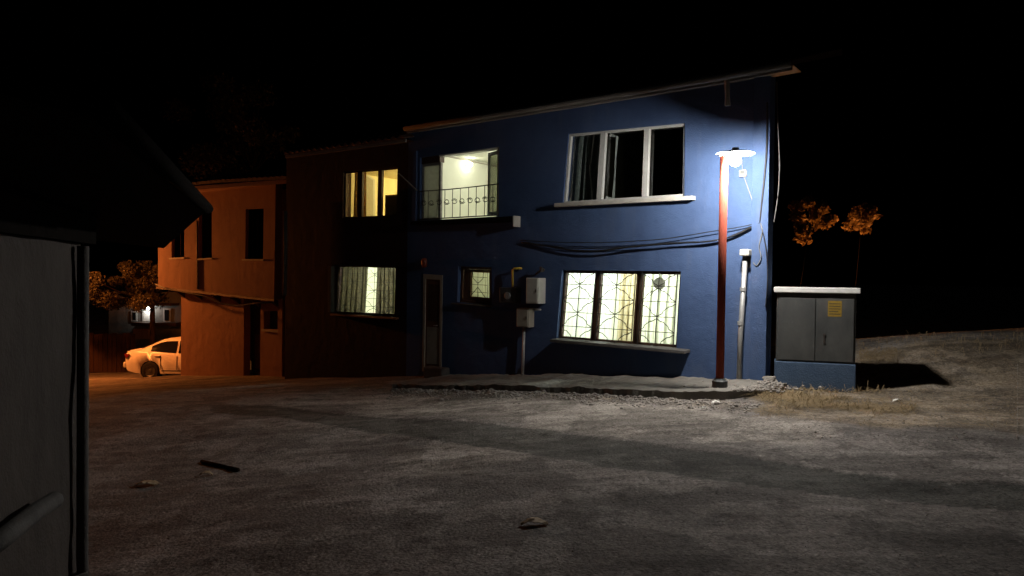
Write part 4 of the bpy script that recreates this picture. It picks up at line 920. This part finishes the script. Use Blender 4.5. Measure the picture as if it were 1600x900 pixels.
# ------------------------------------------------------------------ sodium street lamps out in the village (behind the shed, behind the cabinet)
def sodium(label, base, hgt, arm, m='sodium_bulb', r=.10):
    t = thing('street_lamp', label, 'street lamp', tuple(base)); base = Vector(base); top = base + ZZ*hgt; e = top + Vector(arm)
    MB().tube([base - ZZ*.2, top], .07, 10, .05).build('post', 'galv', t, smooth=True); MB().tube([top - ZZ*.1, top + ZZ*.1 + Vector(arm)*.4, e + ZZ*.05], .03, 8).build('arm', 'galv', t, smooth=True)
    MB().lathe(e, [(.21,-.02),(.19,.04),(.09,.10),(.001,.12)], 16).build('hood', 'galv', t, smooth=True)
    MB().lathe(e - ZZ*.1, [(.001,-r),(r*.7,-r*.7),(r,0),(r*.7,r*.7),(.001,r)], 14).build('bulb', m, t, smooth=True); return t
bx_ = (-15.9, 24.8); sodium('orange street lamp hidden behind the dark shed', (*bx_, gz(*bx_)), 4.5, (.6, .1, 0))
p = at_depth(1312, 506, 24.8); zg = gz(p.x, p.y)
t = thing('garden_lamp', 'low orange globe lamp down the slope behind the utility cabinet', 'lamp', (p.x, p.y, zg))
MB().tube([Vector((p.x,p.y,zg-.1)), Vector((p.x,p.y,p.z-.1))], .03, 8).build('post', 'galv', t); MB().lathe(p, [(.001,-.1),(.07,-.07),(.1,0),(.07,.07),(.001,.1)], 14).build('globe', 'sodium_globe', t, smooth=True)

# ------------------------------------------------------------------ far house with a porch light, dark fence
Yf = 42.0
def fb(mb, x0, x1, y0, y1, Y, th): a = at_depth(x0, y0, Y); b = at_depth(x1, y1, Y); return mb.add([(a.x,Y,b.z),(b.x,Y,b.z),(b.x,Y,a.z),(a.x,Y,a.z),(a.x,Y+th,b.z),(b.x,Y+th,b.z),(b.x,Y+th,a.z),(a.x,Y+th,a.z)], [(0,1,2,3),(7,6,5,4),(0,4,5,1),(1,5,6,2),(2,6,7,3),(3,7,4,0)])
fh = thing('far_house', 'distant pale house front with a bright white porch lamp', 'house', tuple(at_depth(240, 560, Yf)))
fb(MB(), 170, 300, 455, 580, Yf, .3).build('wall', 'far_plaster', fh)
for x0, x1, y0, y1 in ((222,238,484,504),(255,266,482,503),(205,214,486,502)):
    f_ = fb(MB(), x0, x1, y0, y1, Yf-.06, .05).build('window', 'pvc', fh); fb(MB(), x0+2, x1-2, y0+2, y1-2, Yf-.075, .01).build('pane', 'car_glass' if x0 != 222 else 'enamel', f_)  # one pane is white enamel, its lit look put into the colour
fb(MB(), 205, 275, 504, 510, Yf-.9, .85).build('porch_ledge', 'dark_wood', fh); fb(MB(), 208, 268, 474, 478, Yf-1.0, .95).build('porch_roof', 'dark_wood', fh)
fb(MB(), 208, 232, 514, 530, Yf-.5, .3).build('porch_wall', 'cream_plaster', fh)
c_ = at_depth(231, 482, Yf-.35); MB().lathe(c_, [(.001,-.09),(.06,-.06),(.09,0),(.06,.06),(.001,.09)], 12).build('porch_lamp', 'far_bulb', fh, smooth=True)
fe = thing('fence', 'dark board fence at the roadside left of the parked car', 'fence', tuple(at_depth(160, 575, 31)))
for k in range(13):
    x0 = 118 + k*7.2; fb(MB(), x0, x0 + 6.2, 522 + random.uniform(-2,2), 582, 31.5, .03).build('board', 'dark_wood', fe)
fb(MB(), 116, 214, 534, 537, 31.54, .05).build('rail', 'dark_wood', fe); fb(MB(), 116, 214, 563, 566, 31.54, .05).build('rail', 'dark_wood', fe)

# ------------------------------------------------------------------ small stuff on the ground
PAVE = .115
def stones():
    r = np.random.default_rng(5); v = []; f = []
    ico = [Vector((x, y, z)).normalized() for x, y, z in ((0,0,1),(.9,0,.45),(.28,.85,.45),(-.72,.53,.45),(-.72,-.53,.45),(.28,-.85,.45),(.72,.53,-.45),(-.28,.85,-.45),(-.9,0,-.45),(-.28,-.85,-.45),(.72,-.53,-.45),(0,0,-1))]
    tri = [(0,1,2),(0,2,3),(0,3,4),(0,4,5),(0,5,1),(1,6,2),(2,7,3),(3,8,4),(4,9,5),(5,10,1),(6,7,2),(7,8,3),(8,9,4),(9,10,5),(10,6,1),(11,7,6),(11,8,7),(11,9,8),(11,10,9),(11,6,10)]
    pts = []
    for _ in range(2600):
        u = r.uniform(FU(640,605,1.6), FU(1200,630,1.6)); d = 1.76 + abs(r.normal()) * .32; pts.append((F(u, 0, d), r.uniform(.006, .03) * (1.8 if r.random() < .05 else 1)))
    for _ in range(900): pts.append((G(min(1590, 1390 + r.normal()*170), r.uniform(565, 690)), r.uniform(.003, .012) * (1.7 if r.random() < .04 else 1)))
    for _ in range(420):
        u = FU(1165, 610, 1.0) + r.normal()*.28; pts.append((F(u, 0, r.uniform(.25, 1.45)), -r.uniform(.008, .035)))
    for _ in range(900): pts.append((G(r.uniform(200, 1590), r.uniform(680, 890)), r.uniform(.002, .006) * (1.8 if r.random() < .05 else 1)))
    for p, s in pts:
        k = len(v); z = gz(p.x, p.y) + (.0 if s > 0 else PAVE); s = abs(s); sc = r.uniform(.6, 1.3, 3) * s
        for q in ico: v.append((p.x + q.x*sc[0]*r.uniform(.8,1.1), p.y + q.y*sc[1]*r.uniform(.8,1.1), z + .002 + q.z*sc[2]*.7))
        f += [tuple(i + k for i in t) for t in tri]
    me = bpy.data.meshes.new('gravel'); me.from_pydata(v, [], f); me.materials.append(M['stone']); o = bpy.data.objects.new('gravel', me); C.objects.link(o)
    o['kind'] = 'stuff'; tag(o, 'loose gravel and rubble scattered along the pavement edge and verge', 'gravel')
stones()
def straw():
    r = np.random.default_rng(6); v = []; f = []
    def put(x, y, ln, h):
        z = gz(x, y) + .006; a = r.uniform(0, 6.28); c, s_ = math.cos(a), math.sin(a); w_ = r.uniform(.0014, .003); k = len(v); b = r.uniform(-.25, .25)
        pts = [(x, y, z), (x + c*ln*.5 - s_*ln*b*.3, y + s_*ln*.5 + c*ln*b*.3, z + h), (x + c*ln - s_*ln*b, y + s_*ln + c*ln*b, z + h*.5)]
        for q in pts: v.append((q[0] - s_*w_, q[1] + c*w_, q[2])); v.append((q[0] + s_*w_, q[1] - c*w_, q[2] + .001))
        f.extend([(k, k+1, k+3, k+2), (k+2, k+3, k+5, k+4)])
    n = 0
    while n < 4300:
        px = r.uniform(1188, 1430); py = 606 + abs(r.normal()) * 13 + r.uniform(0, 16)
        p = G(px, py); dens = vnoise(np.array([p.x]), np.array([p.y]), 2.4, 88)[0]
        if dens < r.uniform(.3, .85): continue
        put(p.x + r.normal()*.03, p.y + r.normal()*.03, r.uniform(.07, .28), abs(r.normal())*.03 + (.07 if r.random() < .06 else 0)); n += 1
    for _ in range(1500):
        p = G(r.uniform(1342, 1405), r.uniform(546, 600)); put(p.x, p.y, r.uniform(.06, .24), abs(r.normal())*.04)
    for _ in range(1500):
        x, y = r.uniform(5.9, 11), r.uniform(12.5, 14.2); put(x, y, r.uniform(.03, .16), abs(r.normal())*.05)
    for _ in range(900):
        p = G(r.uniform(1340, 1590), r.uniform(560, 668)); put(p.x, p.y, r.uniform(.03, .14), abs(r.normal())*.015)
    me = bpy.data.meshes.new('dry_grass'); me.from_pydata(v, [], f); me.materials.append(M['straw']); o = bpy.data.objects.new('dry_grass', me); C.objects.link(o)
    o['kind'] = 'stuff'; tag(o, 'flattened straw coloured dry grass around the utility cabinet', 'grass')
straw()
def crumple(name, px, py, w_, h_, m, label, cat, seed):
    r = random.Random(seed); p = G(px, py); z = gz(p.x, p.y); vs = []; fs = []; n, k = 8, 4
    for i in range(n + 1):
        for j in range(k + 1):
            a, b = i/n - .5, j/k - .5; wd = 1 - (2*a)**2*.6
            vs.append(Vector((p.x + a*w_, p.y + b*h_*wd, z + .010 + .03*(1-(2*a)**2) + r.uniform(-.008,.008))))
    for i in range(n):
        for j in range(k): fs.append((i*(k+1)+j, (i+1)*(k+1)+j, (i+1)*(k+1)+j+1, i*(k+1)+j+1))
    o = MB().add(vs, fs).build(name, m, recalc=False); md = o.modifiers.new('thickness', 'SOLIDIFY'); md.thickness = .004; tag(o, label, cat)
crumple('dry_leaf', 835, 820, .19, .10, 'litter_brown', 'large curled dry leaf lying in the middle foreground', 'leaf', 1)
crumple('crushed_carton', 230, 758, .22, .12, 'litter_brown', 'crushed brown carton on the road at the left', 'carton', 2)
crumple('dry_leaf', 322, 743, .14, .08, 'litter_brown', 'small dry leaf right of the crushed carton', 'leaf', 3)
crumple('crumpled_paper', 1119, 631, .13, .12, 'litter_white', 'white crumpled paper below the kerb near the lamp post', 'paper', 4)
crumple('paper_scrap', 1100, 641, .10, .05, 'litter_white', 'flat white scrap on the road left of the crumpled paper', 'paper', 5)
crumple('paper_scrap', 1402, 628, .13, .06, 'litter_white', 'pale scrap on the verge just below the shadow of the cabinet', 'paper', 6)
pa, pbk = G(315, 722), G(372, 737); sk = MB(); sk.tube([pa + ZZ*.01, pa + (pbk-pa)*.4 + ZZ*.012, pbk + ZZ*.015], .018, 6, .026); tag(sk.build('stick', 'bark', smooth=True), 'dark stick lying on the road beyond the carton', 'stick')
lump = MB(); c_ = F.at(1203, 592, .05); r_ = random.Random(4); vs = []; fs = []
for i in range(7):
    for j in range(10):
        a = j/10*6.283; rr = (.17 - .014*i) * r_.uniform(.75, 1.2); vs.append(Vector((c_.x + rr*math.cos(a)*1.1, c_.y + rr*math.sin(a)*.8, gz(c_.x, c_.y) - .05 + i*.035)))
for i in range(6):
    for j in range(10): fs.append((i*10+j, i*10+(j+1)%10, (i+1)*10+(j+1)%10, (i+1)*10+j))
fs.append(tuple(60+j for j in range(10)))
tag(lump.add(vs, fs).build('concrete_lump', 'stone'), 'pale lump of broken concrete between the house corner and the cabinet', 'rubble')
